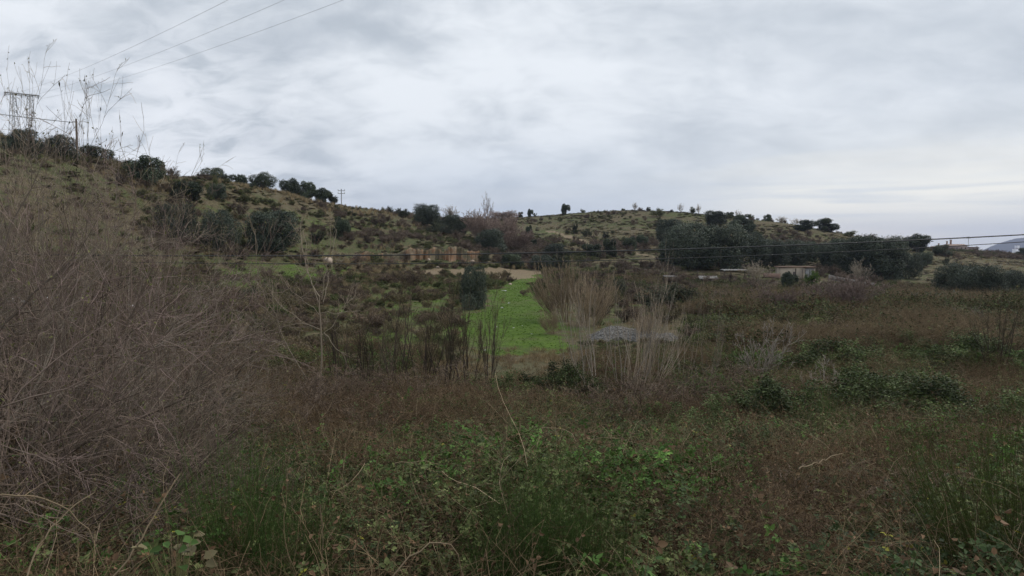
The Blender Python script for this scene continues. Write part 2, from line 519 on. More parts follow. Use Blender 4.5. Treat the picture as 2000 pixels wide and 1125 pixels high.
grn = t.mix(t.step(t.m('ADD', sp.outputs[0], t.m('MULTIPLY', t.m('SUBTRACT', t.m('ADD', t.m('MULTIPLY', nm_, 0.6), t.m('MULTIPLY', nf, 0.4)), 0.5), 2.2)), 0.45, 1.05), grn0, grn1)
base = t.mix(thr(0, 0.8, 0.3, 0.75), base, grn)
drt = t.mix(nf, (0.19, 0.145, 0.095), (0.29, 0.225, 0.15))
base = t.mix(t.m('MULTIPLY', thr(1, 0.5), 0.9), base, drt)
b = t.node('ShaderNodeBsdfPrincipled')
t.put(b.inputs['Base Color'], base)
b.inputs['Roughness'].default_value = 0.95
b.inputs['Specular IOR Level'].default_value = 0.1
bp = t.node('ShaderNodeBump'); bp.inputs['Strength'].default_value = 0.8; bp.inputs['Distance'].default_value = 0.25
t.put(bp.inputs['Height'], t.noise(P_, 3.0, 6.0, 0.7)); t.put(b.inputs['Normal'], bp.outputs[0])
t.put(o.inputs[0], b.outputs[0])
link('ground', acc.mesh('ground', [M_GROUND], smooth=True), 'rough valley floor and hillsides of grass, dry earth and scrub', 'ground', kind='structure')

# distant hill across the valley
acc = Acc()
hx = np.linspace(1500, 7500, 160); hy = np.linspace(3000, 6200, 70)
HX, HY = np.meshgrid(hx, hy)
rid = np.exp(-((HY - 4200) / 620) ** 2)
prof_ = np.interp(HX / HY, [0.50, 0.60, 0.63, 0.66, 0.685, 0.72, 0.80, 0.9, 1.1], [0, .10, .22, .62, .88, 1.0, 1.05, 0.9, 1.1])
HZ = Z0 - 34 + (34 + 0.0235 * 4200) * rid * prof_ + (fbm(HX, HY, 420, 5, 4) - .5) * 26 * rid * prof_
I = np.arange(HX.size).reshape(HX.shape)
acc.add(np.stack([HX, HY, HZ], -1).reshape(-1, 3), np.stack([I[:-1, :-1], I[:-1, 1:], I[1:, 1:], I[1:, :-1]], -1).reshape(-1, 4), (.1, .1, .1))
link('hills', acc.mesh('hills', [solid_mat('hill_woodland', (0.022, 0.028, 0.034), (0.042, 0.048, 0.052), 0.006, 0.95, 0.2)], True), 'long hazy blue hill far beyond the right hand valley', 'hills', kind='structure')

# ------------------------------------------------------------------ plant meshes (shared by the copies)
def sphere_dirs(rng, n):
    return nrm(rng.normal(0, 1, (n, 3)))
def oak_meshes(seed, nleaf, lsize, nlobe, wide=0.62, col=(0.024, 0.034, 0.022), col2=(0.078, 0.094, 0.060), low=0.0, sprig=0.06, bare=False):
    """crown and trunk of an evergreen oak, height 1"""
    rng = np.random.default_rng(seed)
    cz = 0.50
    a = rng.uniform(0, 2 * math.pi, nlobe); r = np.sqrt(rng.uniform(0.05, 1, nlobe)); h = rng.uniform(-0.9, 1, nlobe)
    rr = wide * (0.60 if not bare else 0.55)
    prof = np.sqrt(np.clip(1 - (np.clip(h, -0.35, 1) * 0.85) ** 2, 0, 1))
    L = np.stack([np.cos(a) * r * rr * prof, np.sin(a) * r * rr * prof, cz + h * (0.38)], 1)
    rad = rng.uniform(0.11, 0.235, nlobe) * (0.8 + 0.4 * wide)
    L[:, 2] = np.maximum(L[:, 2], low + rad * 0.5)
    L[:, 2] = np.minimum(L[:, 2], 1.0 - rad * 0.9)
    tint = rng.uniform(0, 1, nlobe)
    k = rng.choice(nlobe, int(nleaf * 1.6), p=rad ** 2 / (rad ** 2).sum())
    d = sphere_dirs(rng, len(k))
    clump = 1 + 0.22 * np.sin(d[:, 0] * 7 + k * 1.7) * np.sin(d[:, 1] * 8 + k) + 0.12 * np.sin(d[:, 2] * 13 + k * 2.1)
    q_ = rng.uniform(0.72, 1.04, len(k)) * clump
    sp_ = rng.random(len(k)) < sprig
    q_[sp_] *= rng.uniform(1.05, 1.32, sp_.sum())
    P = L[k] + d * (rad[k] * q_)[:, None]
    dist = np.linalg.norm(P[:, None, :] - L[None], axis=2) / rad[None]
    dist[np.arange(len(k)), k] = 9
    keep = (dist.min(1) > 0.66) & (P[:, 2] > low)
    P = P[keep][:nleaf]; k = k[keep][:nleaf]; d = d[keep][:nleaf]
    n = len(P)
    nor = nrm(d * 0.8 + sphere_dirs(rng, n) * 0.9 + np.array([0, 0, 0.35]))
    dr = nrm(np.cross(nor, sphere_dirs(rng, n)))
    t = np.clip(tint[k] * 0.75 - 0.1 + rng.random(n) * 0.45, 0, 1)[:, None]
    c = np.array(col) * (1 - t) + np.array(col2) * t
    acc = Acc()
    leaves(acc, P, dr, nor, lsize * rng.uniform(0.6, 1.3, n), lsize * 0.75 * rng.uniform(0.6, 1.3, n), c, 0, 0.3, rng=rng, simple=True)
    crown = acc.mesh('oak_crown', [M_OAK])
    acc = Acc()
    ns = 1 + rng.integers(1, 3)
    p0 = np.zeros((ns, 3)); p0[:, :2] = rng.normal(0, 0.03, (ns, 2)); p0[:, 2] = -0.12
    d0 = np.stack([rng.normal(0, 0.25, ns), rng.normal(0, 0.25, ns), np.ones(ns)], 1)
    P0, R0 = grow(rng, p0, d0, np.full(ns, 0.62), np.full(ns, 0.035), np.full(ns, 0.018), 6, 0.12, 0.05)
    tubes(acc, P0, R0, 7, (0.10, 0.085, 0.07))
    P1, R1 = kids(rng, P0, R0, 7, 0.35, 1.0, 0.5, 1.1, 0.6, 0.6, 5, 0.16, 0.05)
    tubes(acc, P1, R1, 5, (0.10, 0.085, 0.07))
    P2, R2 = kids(rng, P1, R1, 4, 0.3, 1.0, 0.4, 1.0, 0.55, 0.6, 4, 0.2, 0.05)
    tubes(acc, P2, R2, 3, (0.10, 0.085, 0.07))
    return crown, acc.mesh('oak_trunk', [M_BARK])

def bush_mesh(seed, nleaf, lsize, wide, col, col2, stems=14, stemcol=(0.13, 0.10, 0.075), fuzz=0.25):
    """low shrub with foliage and stems from the ground, height 1, one mesh"""
    rng = np.random.default_rng(seed)
    acc = Acc()
    a = rng.uniform(0, 2 * math.pi, stems); ti = rng.uniform(0.1, 1.1, stems)
    d0 = np.stack([np.cos(a) * ti * wide, np.sin(a) * ti * wide, np.ones(stems)], 1)
    p0 = np.zeros((stems, 3)); p0[:, :2] = d0[:, :2] * 0.12; p0[:, 2] = -0.05
    P0, R0 = grow(rng, p0, d0, rng.uniform(0.6, 1.0, stems), np.full(stems, 0.014), np.full(stems, 0.006), 5, 0.10, 0.0)
    tubes(acc, P0, R0, 4, stemcol)
    P1, R1 = kids(rng, P0, R0, 7, 0.25, 1.0, 0.3, 0.9, 0.42, 0.6, 4, 0.16, 0.06)
    tubes(acc, P1, R1, 3, stemcol)
    P2, R2 = kids(rng, P1, R1, 5, 0.2, 1.0, 0.3, 0.9, 0.45, 0.6, 3, 0.16, 0.06)
    tubes(acc, P2, R2, 3, stemcol)
    tips = np.concatenate([P2.reshape(-1, 3), P1.reshape(-1, 3)])
    tips = tips[tips[:, 2] > 0.05]
    k = rng.integers(0, len(tips), nleaf)
    P = tips[k] + rng.normal(0, 0.035 + 0.04 * fuzz, (nleaf, 3))
    P[:, 2] = np.maximum(P[:, 2], 0.02)
    cl = vn(P[:, 0] + 5, P[:, 1] + P[:, 2] * 2 + 9, 0.22, seed)
    t = np.clip((cl - .5) * 1.6 + .3 + rng.random(nleaf) * 0.4, 0, 1)[:, None]
    c = np.array(col) * .8 * (1 - t) + np.array(col2) * 1.1 * t
    nor = nrm(sphere_dirs(rng, nleaf) + np.array([0, 0, 0.6]))
    leaves(acc, P, nrm(np.cross(nor, sphere_dirs(rng, nleaf))), nor, lsize * rng.uniform(0.6, 1.4, nleaf), lsize * 0.7, c, 1, 0.3, rng=rng, simple=True)
    return acc.mesh('bush', [M_BARK, M_LEAF])

def twig_bush(seed, stems, lvl, tilt, r, col, wob=0.09, up=0.10, K=6, lens=(0.7, 1.05), base=0.06, split=None, col2=None, sides=5, rmin=0.0012, lean=(0, 0), kl=(0.5, 0.5, 0.5), ka=(0.25, 0.75), tlo=0.25, leaf=0, leafcol=(0.1, 0.1, 0.04), lsz=0.012):
    """leafless multi stemmed shrub, height about 1; lvl = children per level"""
    rng = np.random.default_rng(seed)
    col2 = col2 or col
    a = rng.uniform(0, 2 * math.pi, stems); ti = np.sqrt(rng.uniform(0, 1, stems)) * tilt
    d0 = np.stack([np.cos(a) * ti + lean[0], np.sin(a) * ti + lean[1], np.ones(stems)], 1)
    p0 = np.zeros((stems, 3)); p0[:, 0] = np.cos(a) * base * rng.random(stems); p0[:, 1] = np.sin(a) * base * rng.random(stems); p0[:, 2] = -0.04
    rb = r * rng.uniform(0.6, 1.15, stems)
    P, Q = grow(rng, p0, d0, rng.uniform(*lens, stems), rb, np.maximum(rb * 0.3, rmin), K, wob, up)
    main = Acc(); rest = Acc() if split else main
    tubes(main, P, Q, sides, col, 0, 0.2, rng)
    tips = P
    for i, n in enumerate(lvl):
        P, Q = kids(rng, P, Q, n, tlo, 1.0, ka[0], ka[1], kl[min(i, len(kl) - 1)], 0.55, max(4, K - 1 - i), wob * 1.3, up, rmin)
        f = (i + 1) / len(lvl)
        c = tuple(np.array(col) * (1 - f) + np.array(col2) * f)
        tubes(rest, P, Q, 4 if (i == 0 and sides > 4) else 3, c, 0, 0.5, rng)
        tips = P
    if leaf:
        pts = tips[:, tips.shape[1] // 2:].reshape(-1, 3)
        k = rng.integers(0, len(pts), leaf)
        nor = nrm(sphere_dirs(rng, leaf) + np.array([0, 0, .5]))
        leaves(rest, pts[k], nrm(np.cross(nor, sphere_dirs(rng, leaf))), nor, lsz * rng.uniform(.6, 1.4, leaf), lsz * .6, leafcol, 1, .35, rng=rng, simple=True)
    me = main.mesh('bare_stems', [M_BARK, M_LEAF])
    return (me, rest.mesh('bare_twigs', [M_BARK, M_LEAF])) if split else me

def broom_mesh(seed, n, spread, col=(0.055, 0.085, 0.03), r=0.0032, lean=(0, 0)):
    rng = np.random.default_rng(seed)
    acc = Acc()
    a = rng.uniform(0, 2 * math.pi, n); ti = np.sqrt(rng.uniform(0, 1, n)) * spread
    d0 = np.stack([np.cos(a) * ti + lean[0], np.sin(a) * ti + lean[1], np.ones(n)], 1)
    p0 = np.stack([np.cos(a) * ti * 0.22, np.sin(a) * ti * 0.22, np.full(n, -0.05)], 1)
    P, Q = grow(rng, p0, d0, rng.uniform(0.55, 1.08, n), np.full(n, r), np.full(n, r * 0.35), 6, 0.045, 0.04)
    tubes(acc, P, Q, 3, col, 0, 0.35, rng)
    P1, Q1 = kids(rng, P, Q, 6, 0.3, 0.95, 0.12, 0.38, 0.40, 0.7, 4, 0.04, 0.06, r * 0.3)
    tubes(acc, P1, Q1, 3, tuple(np.array(col) * 1.15), 0, 0.35, rng)
    nl_ = n * 8
    pts = P1.reshape(-1, 3); k = rng.integers(0, len(pts), nl_)
    nor = sphere_dirs(rng, nl_)
    leaves(acc, pts[k], nrm(sphere_dirs(rng, nl_) + np.array([0, 0, 1.2])), nor, 0.022, 0.006, tuple(np.array(col) * 1.4), 0, 0.3, rng=rng, simple=True)
    return acc.mesh('broom', [M_GRASS])

LIB = {}
LIB['oak_small'] = [oak_meshes(11 + i, 11000, 0.046, 13 + i, 0.66) for i in range(3)]
LIB['oak_large'] = [oak_meshes(31 + i, 28000, 0.027, 34, 0.70, col=(0.022, 0.031, 0.022), col2=(0.098, 0.112, 0.084)) for i in range(3)]
LIB['oak_wide'] = [oak_meshes(51 + i, 26000, 0.030, 34, 1.05, col=(0.022, 0.030, 0.022), col2=(0.088, 0.101, 0.076)) for i in range(2)]
LIB['oak_grey'] = [oak_meshes(61 + i, 12000, 0.040, 16, 0.72, col=(0.042, 0.054, 0.036), col2=(0.105, 0.122, 0.085), sprig=0.14) for i in range(2)]
LIB['bush_olive'] = [bush_mesh(71 + i, 4200, 0.055, 0.9, (0.062, 0.070, 0.034), (0.115, 0.120, 0.062)) for i in range(3)]
LIB['bush_dark'] = [bush_mesh(81 + i, 5200, 0.055, 0.9, (0.036, 0.046, 0.028), (0.075, 0.08, 0.055)) for i in range(3)]
LIB['bush_brown'] = [bush_mesh(91 + i, 3600, 0.045, 0.8, (0.075, 0.058, 0.045), (0.13, 0.10, 0.075), 18) for i in range(3)]
LIB['bush_heath'] = [bush_mesh(101 + i, 4200, 0.045, 0.9, (0.092, 0.074, 0.060), (0.165, 0.132, 0.105), 16) for i in range(3)]
LIB['bush_green'] = [bush_mesh(111 + i, 5200, 0.055, 0.8, (0.045, 0.075, 0.022), (0.12, 0.17, 0.05)) for i in range(2)]
LIB['pink_bare'] = [twig_bush(121 + i, 46, (8, 6, 4), 0.8, 0.008, (0.17, 0.14, 0.12), rmin=0.0034, col2=(0.21, 0.165, 0.145), kl=(.38, .45, .5), tlo=.3, up=.05) for i in range(2)]
LIB['grey_bare'] = [twig_bush(131 + i, 12, (7, 6, 4), 0.75, 0.016, (0.22, 0.19, 0.155), rmin=0.0028, col2=(0.27, 0.235, 0.19), kl=(.5, .5, .5)) for i in range(2)]
LIB['poplar_bare'] = [twig_bush(141, 7, (8, 5, 3), 0.45, 0.010, (0.17, 0.14, 0.125), rmin=0.0022, col2=(0.18, 0.15, 0.135), kl=(.45, .45, .45), ka=(.2, .5), up=.16)]

def spread_thing(kind, px, row, hpx, wf, label, cat, name, Y=None, group=None, var=None, sink=0.0):
    x, y, z = spot(px, row, Y)
    hm = hpx / F * y
    ms = LIB[kind]
    ms = ms[(var if var is not None else (int(px) * 7 + int(row)) % len(ms)) % len(ms)]
    rz = (px * 0.37 + row * 0.11) % 6.28
    if isinstance(ms, tuple):
        e = link(name, None, label, cat, group, loc=(x, y, z - sink))
        e.empty_display_size = 0.3
        e.scale = (hm * wf, hm * wf, hm); e.rotation_euler = (0, 0, rz)
        link('crown', ms[0], parent=e)
        link('trunk', ms[1], parent=e)
    else:
        e = link(name, ms, label, cat, group, loc=(x, y, z - 0.02 - sink))
        e.scale = (hm * wf, hm * wf, hm); e.rotation_euler = (0, 0, rz)
    return e

GL, GRH, GP = 'holm oaks on the left hill', 'holm oaks of the right hand wood', 'shrubs along the ridge lines'
def W(hpx, wpx, nat): return wpx / (hpx * nat)
T = [  # kind, px, base row, height px, width px, label, Y
 # left hill
 ('oak_small', 283, 360, 56, 76, 'big round dark holm oak alone on the upper left slope, just under the skyline', None),
 ('oak_small', 366, 345, 43, 64, 'wind shaped holm oak on the left skyline right of the big round oak', 92),
 ('oak_grey', 421, 352, 45, 62, 'loose pale grey-green oak on the left skyline between two darker ones', None),
 ('oak_small', 466, 357, 36, 46, 'small compact oak on the left skyline touching a paler oak', None),
 ('bush_dark', 440, 357, 18, 22, 'little dark bush tucked between two skyline oaks on the left hill', None),
 ('oak_grey', 512, 370, 33, 55, 'low sloping grey-green oak alone on the left skyline above tan grass', None),
 ('oak_small', 566, 378, 40, 42, 'tall dark dome of oak at the left end of the dark skyline clump', None),
 ('oak_small', 597, 382, 38, 38, 'dark domed oak, second of the dark skyline clump on the left hill', None),
 ('oak_small', 628, 391, 28, 44, 'lower dark oak stepping down the skyline beside two dark domes', None),
 ('bush_dark', 652, 396, 20, 34, 'last and lowest dark bush of the skyline clump, beside the small cross-shaped pole', None),
 ('bush_olive', 588, 388, 18, 30, 'olive bush in the tan grass in front of the dark skyline clump', None),
 ('bush_dark', 342, 378, 26, 34, 'dark round bush on the grass below the left skyline, left of a pair', None),
 ('bush_dark', 372, 384, 26, 38, 'dark round bush on the grass below the left skyline, right of a pair', None),
 ('oak_grey', 426, 390, 32, 42, 'bluish round bush halfway up the left hill below the pale skyline oak', None),
 ('oak_small', 186, 319, 34, 62, 'dark oak bush on the far left skyline right of the wooden post', None),
 ('oak_wide', 120, 310, 44, 80, 'dark bushy oak on the far left skyline behind the wooden post', None),
 ('oak_wide', 45, 300, 48, 90, 'broad dark oak on the far left skyline under the lattice pylon', None),
 ('oak_large', 530, 494, 84, 122, 'large silvery green holm oak with a full round crown low on the left hill', None),
 ('oak_wide', 428, 490, 80, 100, 'dark holm oak left of the large silvery one low on the left hill', None),
 ('oak_wide', 345, 470, 74, 100, 'dark spreading holm oak half hidden behind the bare thicket on the left', None),
 ('oak_small', 668, 468, 44, 36, 'narrow dark oak on the green slope above the orange earth bank', None),
 ('bush_dark', 618, 478, 26, 46, 'low dark bush between the large silvery oak and the narrow dark oak', None),
 ('bush_heath', 470, 425, 28, 34, 'purple brown bush in the heath patch in the middle of the left hill', None),
 ('bush_olive', 480, 398, 20, 38, 'olive shrub beside the heath patch halfway up the left hill', None),
 # saddle
 ('bush_olive', 748, 412, 12, 12, 'tiny olive shrub on the skyline right of the cross-shaped pole', 162),
 ('bush_dark', 762, 417, 16, 18, 'small dark shrub on the ridge line left of the saddle', 168),
 ('bush_dark', 785, 426, 20, 32, 'dark ridge bush left of the big saddle oaks', None),
 ('oak_large', 833, 441, 42, 66, 'bushy dark oak at the saddle, first and tallest of the saddle clump', None),
 ('oak_wide', 880, 457, 38, 66, 'dark spreading oak in the middle of the saddle clump', None),
 ('oak_small', 905, 459, 30, 32, 'dark oak at the right end of the saddle clump against the pink bare trees', None),
 ('bush_dark', 848, 458, 24, 44, 'dark bush below the saddle oaks', None),
 ('oak_large', 960, 492, 44, 72, 'round dark oak standing in front of the pink bare trees', None),
 ('bush_heath', 893, 470, 22, 32, 'purple grey bush below the saddle oaks, left of the round dark oak', None),
 ('grey_bare', 878, 424, 24, 50, 'pale leafless tree crown showing behind the saddle oaks', 196),
 ('pink_bare', 942, 478, 62, 66, 'pinkish bare thicket at the saddle, its left part behind the round dark oak', None),
 ('pink_bare', 985, 484, 62, 70, 'pinkish bare thicket at the saddle, tall middle part', None),
 ('pink_bare', 1012, 492, 40, 60, 'low pinkish bare thicket at the foot of the taller pink ones', None),
 ('poplar_bare', 952, 424, 44, 30, 'tall leafless tree with upright twigs rising above the pink thicket at the saddle', 236),
 ('pink_bare', 985, 426, 16, 60, 'row of small bare crowns on the saddle skyline right of the tall leafless tree', 236),
 ('oak_small', 1017, 423, 11, 12, 'tiny round tree on the saddle skyline, left of a twin', 255),
 ('oak_small', 1036, 424, 16, 13, 'small dark tree on the saddle skyline, taller of the little pair', 256),
 ('bush_dark', 1045, 424, 8, 10, 'tiny dark bush at the foot of the little pair on the saddle skyline', 256),
 ('oak_small', 1105, 421, 21, 20, 'lone round-headed tree on the skyline left of the right hand hilltop', 248),
 ('oak_small', 1033, 466, 26, 16, 'narrow dark oak at the right edge of the pink thicket', None),
 ('oak_small', 1042, 482, 14, 16, 'small dark bush below the narrow dark oak beside the pink thicket', None),
 # band of dark scrub at the foot of the saddle
 ('oak_wide', 1085, 504, 28, 74, 'long low dark thicket between the green meadow and the hill track', None),
 ('bush_heath', 1030, 508, 26, 50, 'greyish bush behind the tan end of the meadow', None),
 ('oak_small', 1003, 522, 30, 50, 'dark green bush right of the orange earth bank', None),
 ('oak_wide', 1060, 528, 30, 66, 'broad dark bush at the far edge of the green meadow', None),
 ('bush_dark', 1095, 530, 34, 46, 'dark bush at the far right corner of the green meadow', None),
 ('oak_small', 1155, 504, 28, 50, 'dark bush beside the lower end of the hill track', None),
 ('oak_small', 1190, 502, 36, 34, 'upright dark oak left of the pale track on the right hill', None),
 ('oak_small', 1230, 488, 26, 30, 'dark bush above the pale track on the right hill', None),
 ('oak_small', 1254, 484, 26, 24, 'dark upright bush on the grass left of the great oak clump', None),
 ('bush_dark', 1145, 463, 16, 24, 'dark rounded bush on the grassy right hillside above the track', None),
 ('bush_dark', 1124, 456, 20, 13, 'narrow dark bush on the grassy right hillside left of the rounded one', None),
 ('bush_heath', 1165, 462, 14, 14, 'small brownish bush right of the rounded one on the right hillside', None),
 ('bush_dark', 1183, 467, 13, 20, 'small flat dark bush below the brownish one on the right hillside', None),
 ('bush_heath', 1238, 440, 14, 18, 'faint brown bush high on the right hillside', None),
 ('bush_olive', 1095, 433, 10, 14, 'small olive bush below the lone round-headed tree', None),
 # skyline of the right hill
 ('bush_olive', 1138, 416, 8, 12, 'tiny bush on the rising skyline right of the lone round-headed tree', 246),
 ('bush_dark', 1168, 411, 4, 6, 'speck of a bush on the skyline at the right hilltop', 242),
 ('bush_dark', 1215, 408, 5, 5, 'speck of a bush standing at the crest of the right hill', 240),
 ('grey_bare', 1239, 413, 14, 17, 'small round bare shrub on the crest of the right hill', 236),
 ('bush_dark', 1266, 414, 9, 14, 'small dark shrub on the crest right of a round bare one', 234),
 ('bush_olive', 1288, 424, 16, 40, 'broad olive shrub just below the crest of the right hill', None),
 ('bush_dark', 1312, 414, 6, 10, 'tiny dark shrub on the crest right of the broad olive one', 231),
 ('grey_bare', 1330, 415, 15, 16, 'gaunt leafless little tree on the crest of the right hill', 230),
 ('bush_olive', 1352, 420, 14, 20, 'olive shrub on the crest right of the gaunt leafless tree', 228),
 ('grey_bare', 1365, 419, 17, 14, 'twiggy bare shrub leaning on an olive shrub on the crest', 228),
 ('oak_large', 1397, 440, 28, 54, 'large dark oak just under the crest of the right hill', None),
 ('oak_small', 1426, 422, 11, 20, 'small dark oak on the crest behind the large dark one', 226),
 ('grey_bare', 1441, 422, 13, 18, 'small bare tree on the crest beside a small dark oak', 226),
 ('oak_small', 1450, 438, 20, 42, 'dark oak under the crest, right of the large dark one', None),
 ('oak_small', 1464, 458, 22, 26, 'dark round bush on the slope below two crest oaks', None),
 ('oak_grey', 1437, 452, 22, 34, 'greyish bush on the slope below two crest oaks', None),
 ('bush_olive', 1465, 427, 10, 16, 'low olive bush on the crest right of the bare tree', 224),
 ('oak_small', 1499, 431, 14, 15, 'little dark tree standing by itself on the right hand skyline', 222),
 ('grey_bare', 1528, 434, 11, 36, 'low tan bare scrub on the skyline right of the little dark tree', 220),
 ('grey_bare', 1552, 437, 11, 28, 'second low tan bare scrub along the right hand skyline', 218),
 ('oak_small', 1573, 452, 22, 46, 'rounded oak at the start of the descending right skyline', None),
 ('oak_small', 1614, 453, 26, 46, 'taller rounded oak on the descending right skyline', None),
 ('bush_olive', 1660, 459, 12, 36, 'low olive scrub on the descending skyline right of the taller oak', 205),
 ('bush_brown', 1695, 465, 12, 40, 'low brown scrub further down the descending skyline', 201),
 ('grey_bare', 1740, 472, 14, 40, 'round bare shrub on the skyline left of the dark oak by the cable', 198),
 ('oak_small', 1792, 493, 36, 54, 'dark round oak on the skyline where the upper cable crosses it', None),
 ('oak_small', 1838, 500, 22, 38, 'dark oak on the slope right of the skyline oak', None),
 ('bush_dark', 1848, 517, 14, 20, 'small dark bush on the grass below the right slope oaks', None),
 ('oak_small', 1997, 502, 18, 26, 'dark bush at the right edge of the picture under the far hill', None),
 ('bush_heath', 1908, 491, 10, 26, 'hazy brown bush on the ridge left of the far blue hill', 300),
 ('bush_heath', 1950, 496, 9, 18, 'hazy brown bush on the ridge in front of the far blue hill', 300),
 # the great oak wood on the right
 ('oak_large', 1308, 470, 42, 70, 'blackish oak at the upper left of the great oak clump', None),
 ('oak_large', 1345, 527, 92, 118, 'great grey-green oak forming the left front of the oak clump', None),
 ('oak_large', 1412, 527, 90, 112, 'great grey-green oak in the middle of the oak clump', None),
 ('oak_wide', 1470, 520, 66, 84, 'broad oak right of the middle of the great clump', None),
 ('oak_small', 1304, 520, 50, 46, 'oak at the outer left foot of the great clump', None),
 ('oak_large', 1512, 520, 52, 70, 'oak behind and left of the beige shed', None),
 ('oak_large', 1556, 517, 48, 66, 'oak right behind the beige shed', None),
 ('oak_small', 1590, 512, 40, 48, 'dull oak filling the gap behind the right end of the beige shed', None),
 ('oak_large', 1625, 527, 54, 70, 'round dark oak right of the beige shed', None),
 ('oak_large', 1675, 542, 80, 98, 'large dark oak, second to the right of the beige shed', None),
 ('oak_large', 1728, 550, 88, 104, 'largest dark oak of the right wood, below the round bare skyline shrub', None),
 ('oak_wide', 1775, 545, 52, 66, 'dark oak at the right end of the wood beside a green gap', None),
 ('oak_small', 1690, 495, 34, 60, 'oak on the upper edge of the right wood', None),
 ('oak_small', 1640, 503, 38, 52, 'upper oak of the right wood, above the round dark one', None),
 ('oak_small', 1740, 498, 30, 50, 'oak on the upper edge of the right wood, nearest the cable oak', None),
 ('oak_grey', 1808, 520, 28, 34, 'greyish oak at the upper right corner of the right wood', None),
 ('oak_wide', 1862, 580, 66, 96, 'dark oak right of the green gap, behind the bluish prickly shrub', None),
 ('oak_large', 1918, 584, 66, 96, 'dark oak in the middle of the far right group', None),
 ('oak_wide', 1978, 586, 58, 96, 'dark oak at the far right end of the far right group', None),
 ('bush_dark', 1890, 535, 20, 50, 'dark shrub on the slope above the far right oaks', None),
 # around the shed and the overgrown garden
 ('oak_small', 1540, 568, 38, 36, 'dark pointed evergreen in front of the left end of the beige shed', None),
 ('bush_green', 1583, 558, 28, 46, 'light green leafy bush in front of the right end of the beige shed', None),
 ('bush_dark', 1562, 570, 20, 36, 'dark low bush under the middle of the beige shed', None),
 ('grey_bare', 1480, 552, 34, 70, 'pale grey leafless shrub left of the beige shed', None),
 ('grey_bare', 1680, 560, 44, 60, 'pale bare shrub on the edge of the garden right of the light green bush', None),
 ('pink_bare', 1640, 618, 76, 126, 'wide pinkish leafless tree below the beige shed', None),
 ('pink_bare', 1510, 625, 60, 100, 'brownish pink leafless shrub below and left of the beige shed', None),
 ('bush_dark', 1290, 606, 54, 120, 'large dark green bramble mound behind the pale saplings', None),
 ('bush_dark', 1345, 604, 44, 90, 'dark bramble mound right of the largest mound', None),
 ('bush_heath', 1410, 606, 42, 90, 'brown thicket mound right of the dark bramble mounds', None),
 ('bush_dark', 1210, 575, 34, 44, 'dark bush behind the tallest pale saplings', None),
 ('bush_olive', 1115, 556, 34, 40, 'pale olive willow bush at the right corner of the meadow', None),
 ('oak_large', 926, 603, 86, 62, 'dark glossy young holm oak alone on the left edge of the green meadow', None),
 ('bush_olive', 893, 585, 36, 44, 'brown-green leafless bush left of the young meadow oak', None),
 ('bush_green', 975, 558, 10, 12, 'tiny dark bush on the meadow right of the young oak', None),
 ('bush_olive', 500, 660, 50, 60, 'bluish grey-green bush behind the bare sapling on the left', None),
 ('bush_dark', 480, 600, 40, 60, 'dark bush at the right edge of the bare thicket', None),
 ('bush_heath', 640, 560, 34, 70, 'reddish brown bush on the green field behind the bare walnut', None),
 ('bush_heath', 520, 545, 28, 44, 'small reddish brown bush on the green field nearer the thicket', None),
 ('bush_brown', 800, 560, 34, 60, 'brown bush in front of the orange earth bank', None),
 ('bush_heath', 700, 520, 28, 40, 'dark brown bush at the left foot of the earth bank', None),
 ('bush_olive', 735, 517, 26, 40, 'olive bush against the left part of the orange earth bank', None),
 ('bush_heath', 792, 515, 24, 30, 'purple grey bush splitting the orange earth bank in two', None),
 ('bush_olive', 850, 521, 14, 30, 'low olive bush at the foot of the brightest orange part of the bank', None),
 ('bush_heath', 905, 520, 14, 28, 'low brown bush at the right foot of the orange bank', None),
 ('bush_dark', 945, 516, 26, 36, 'dark bush closing the right end of the orange bank', None),
 ('bush_heath', 765, 524, 22, 36, 'dark brown bush against the middle of the earth bank', None),
]
NAT = {'oak_small': 1.15, 'oak_large': 1.22, 'oak_wide': 1.75, 'oak_grey': 1.25, 'bush_olive': 1.7, 'bush_dark': 1.7, 'bush_brown': 1.6,
       'bush_heath': 1.7, 'bush_green': 1.6, 'pink_bare': 1.15, 'grey_bare': 1.5, 'poplar_bare': 0.8}
NM = {'oak_small': ('holm_oak', 'oak tree'), 'oak_large': ('holm_oak', 'oak tree'), 'oak_wide': ('holm_oak', 'oak tree'), 'oak_grey': ('holm_oak', 'oak tree'),
      'bush_olive': ('shrub', 'shrub'), 'bush_dark': ('shrub', 'shrub'), 'bush_brown': ('shrub', 'shrub'), 'bush_heath': ('shrub', 'shrub'),
      'bush_green': ('shrub', 'shrub'), 'pink_bare': ('bare_shrub', 'bare shrub'), 'grey_bare': ('bare_shrub', 'bare shrub'), 'poplar_bare': ('bare_tree', 'bare tree')}
for kd, px, row, hp, wp, lab, Y in T:
    nm2, ct = NM[kd]
    spread_thing(kd, px, row, hp, W(hp, wp, NAT[kd]), lab, ct, nm2, Y, None, sink=0.03 * hp / 20)

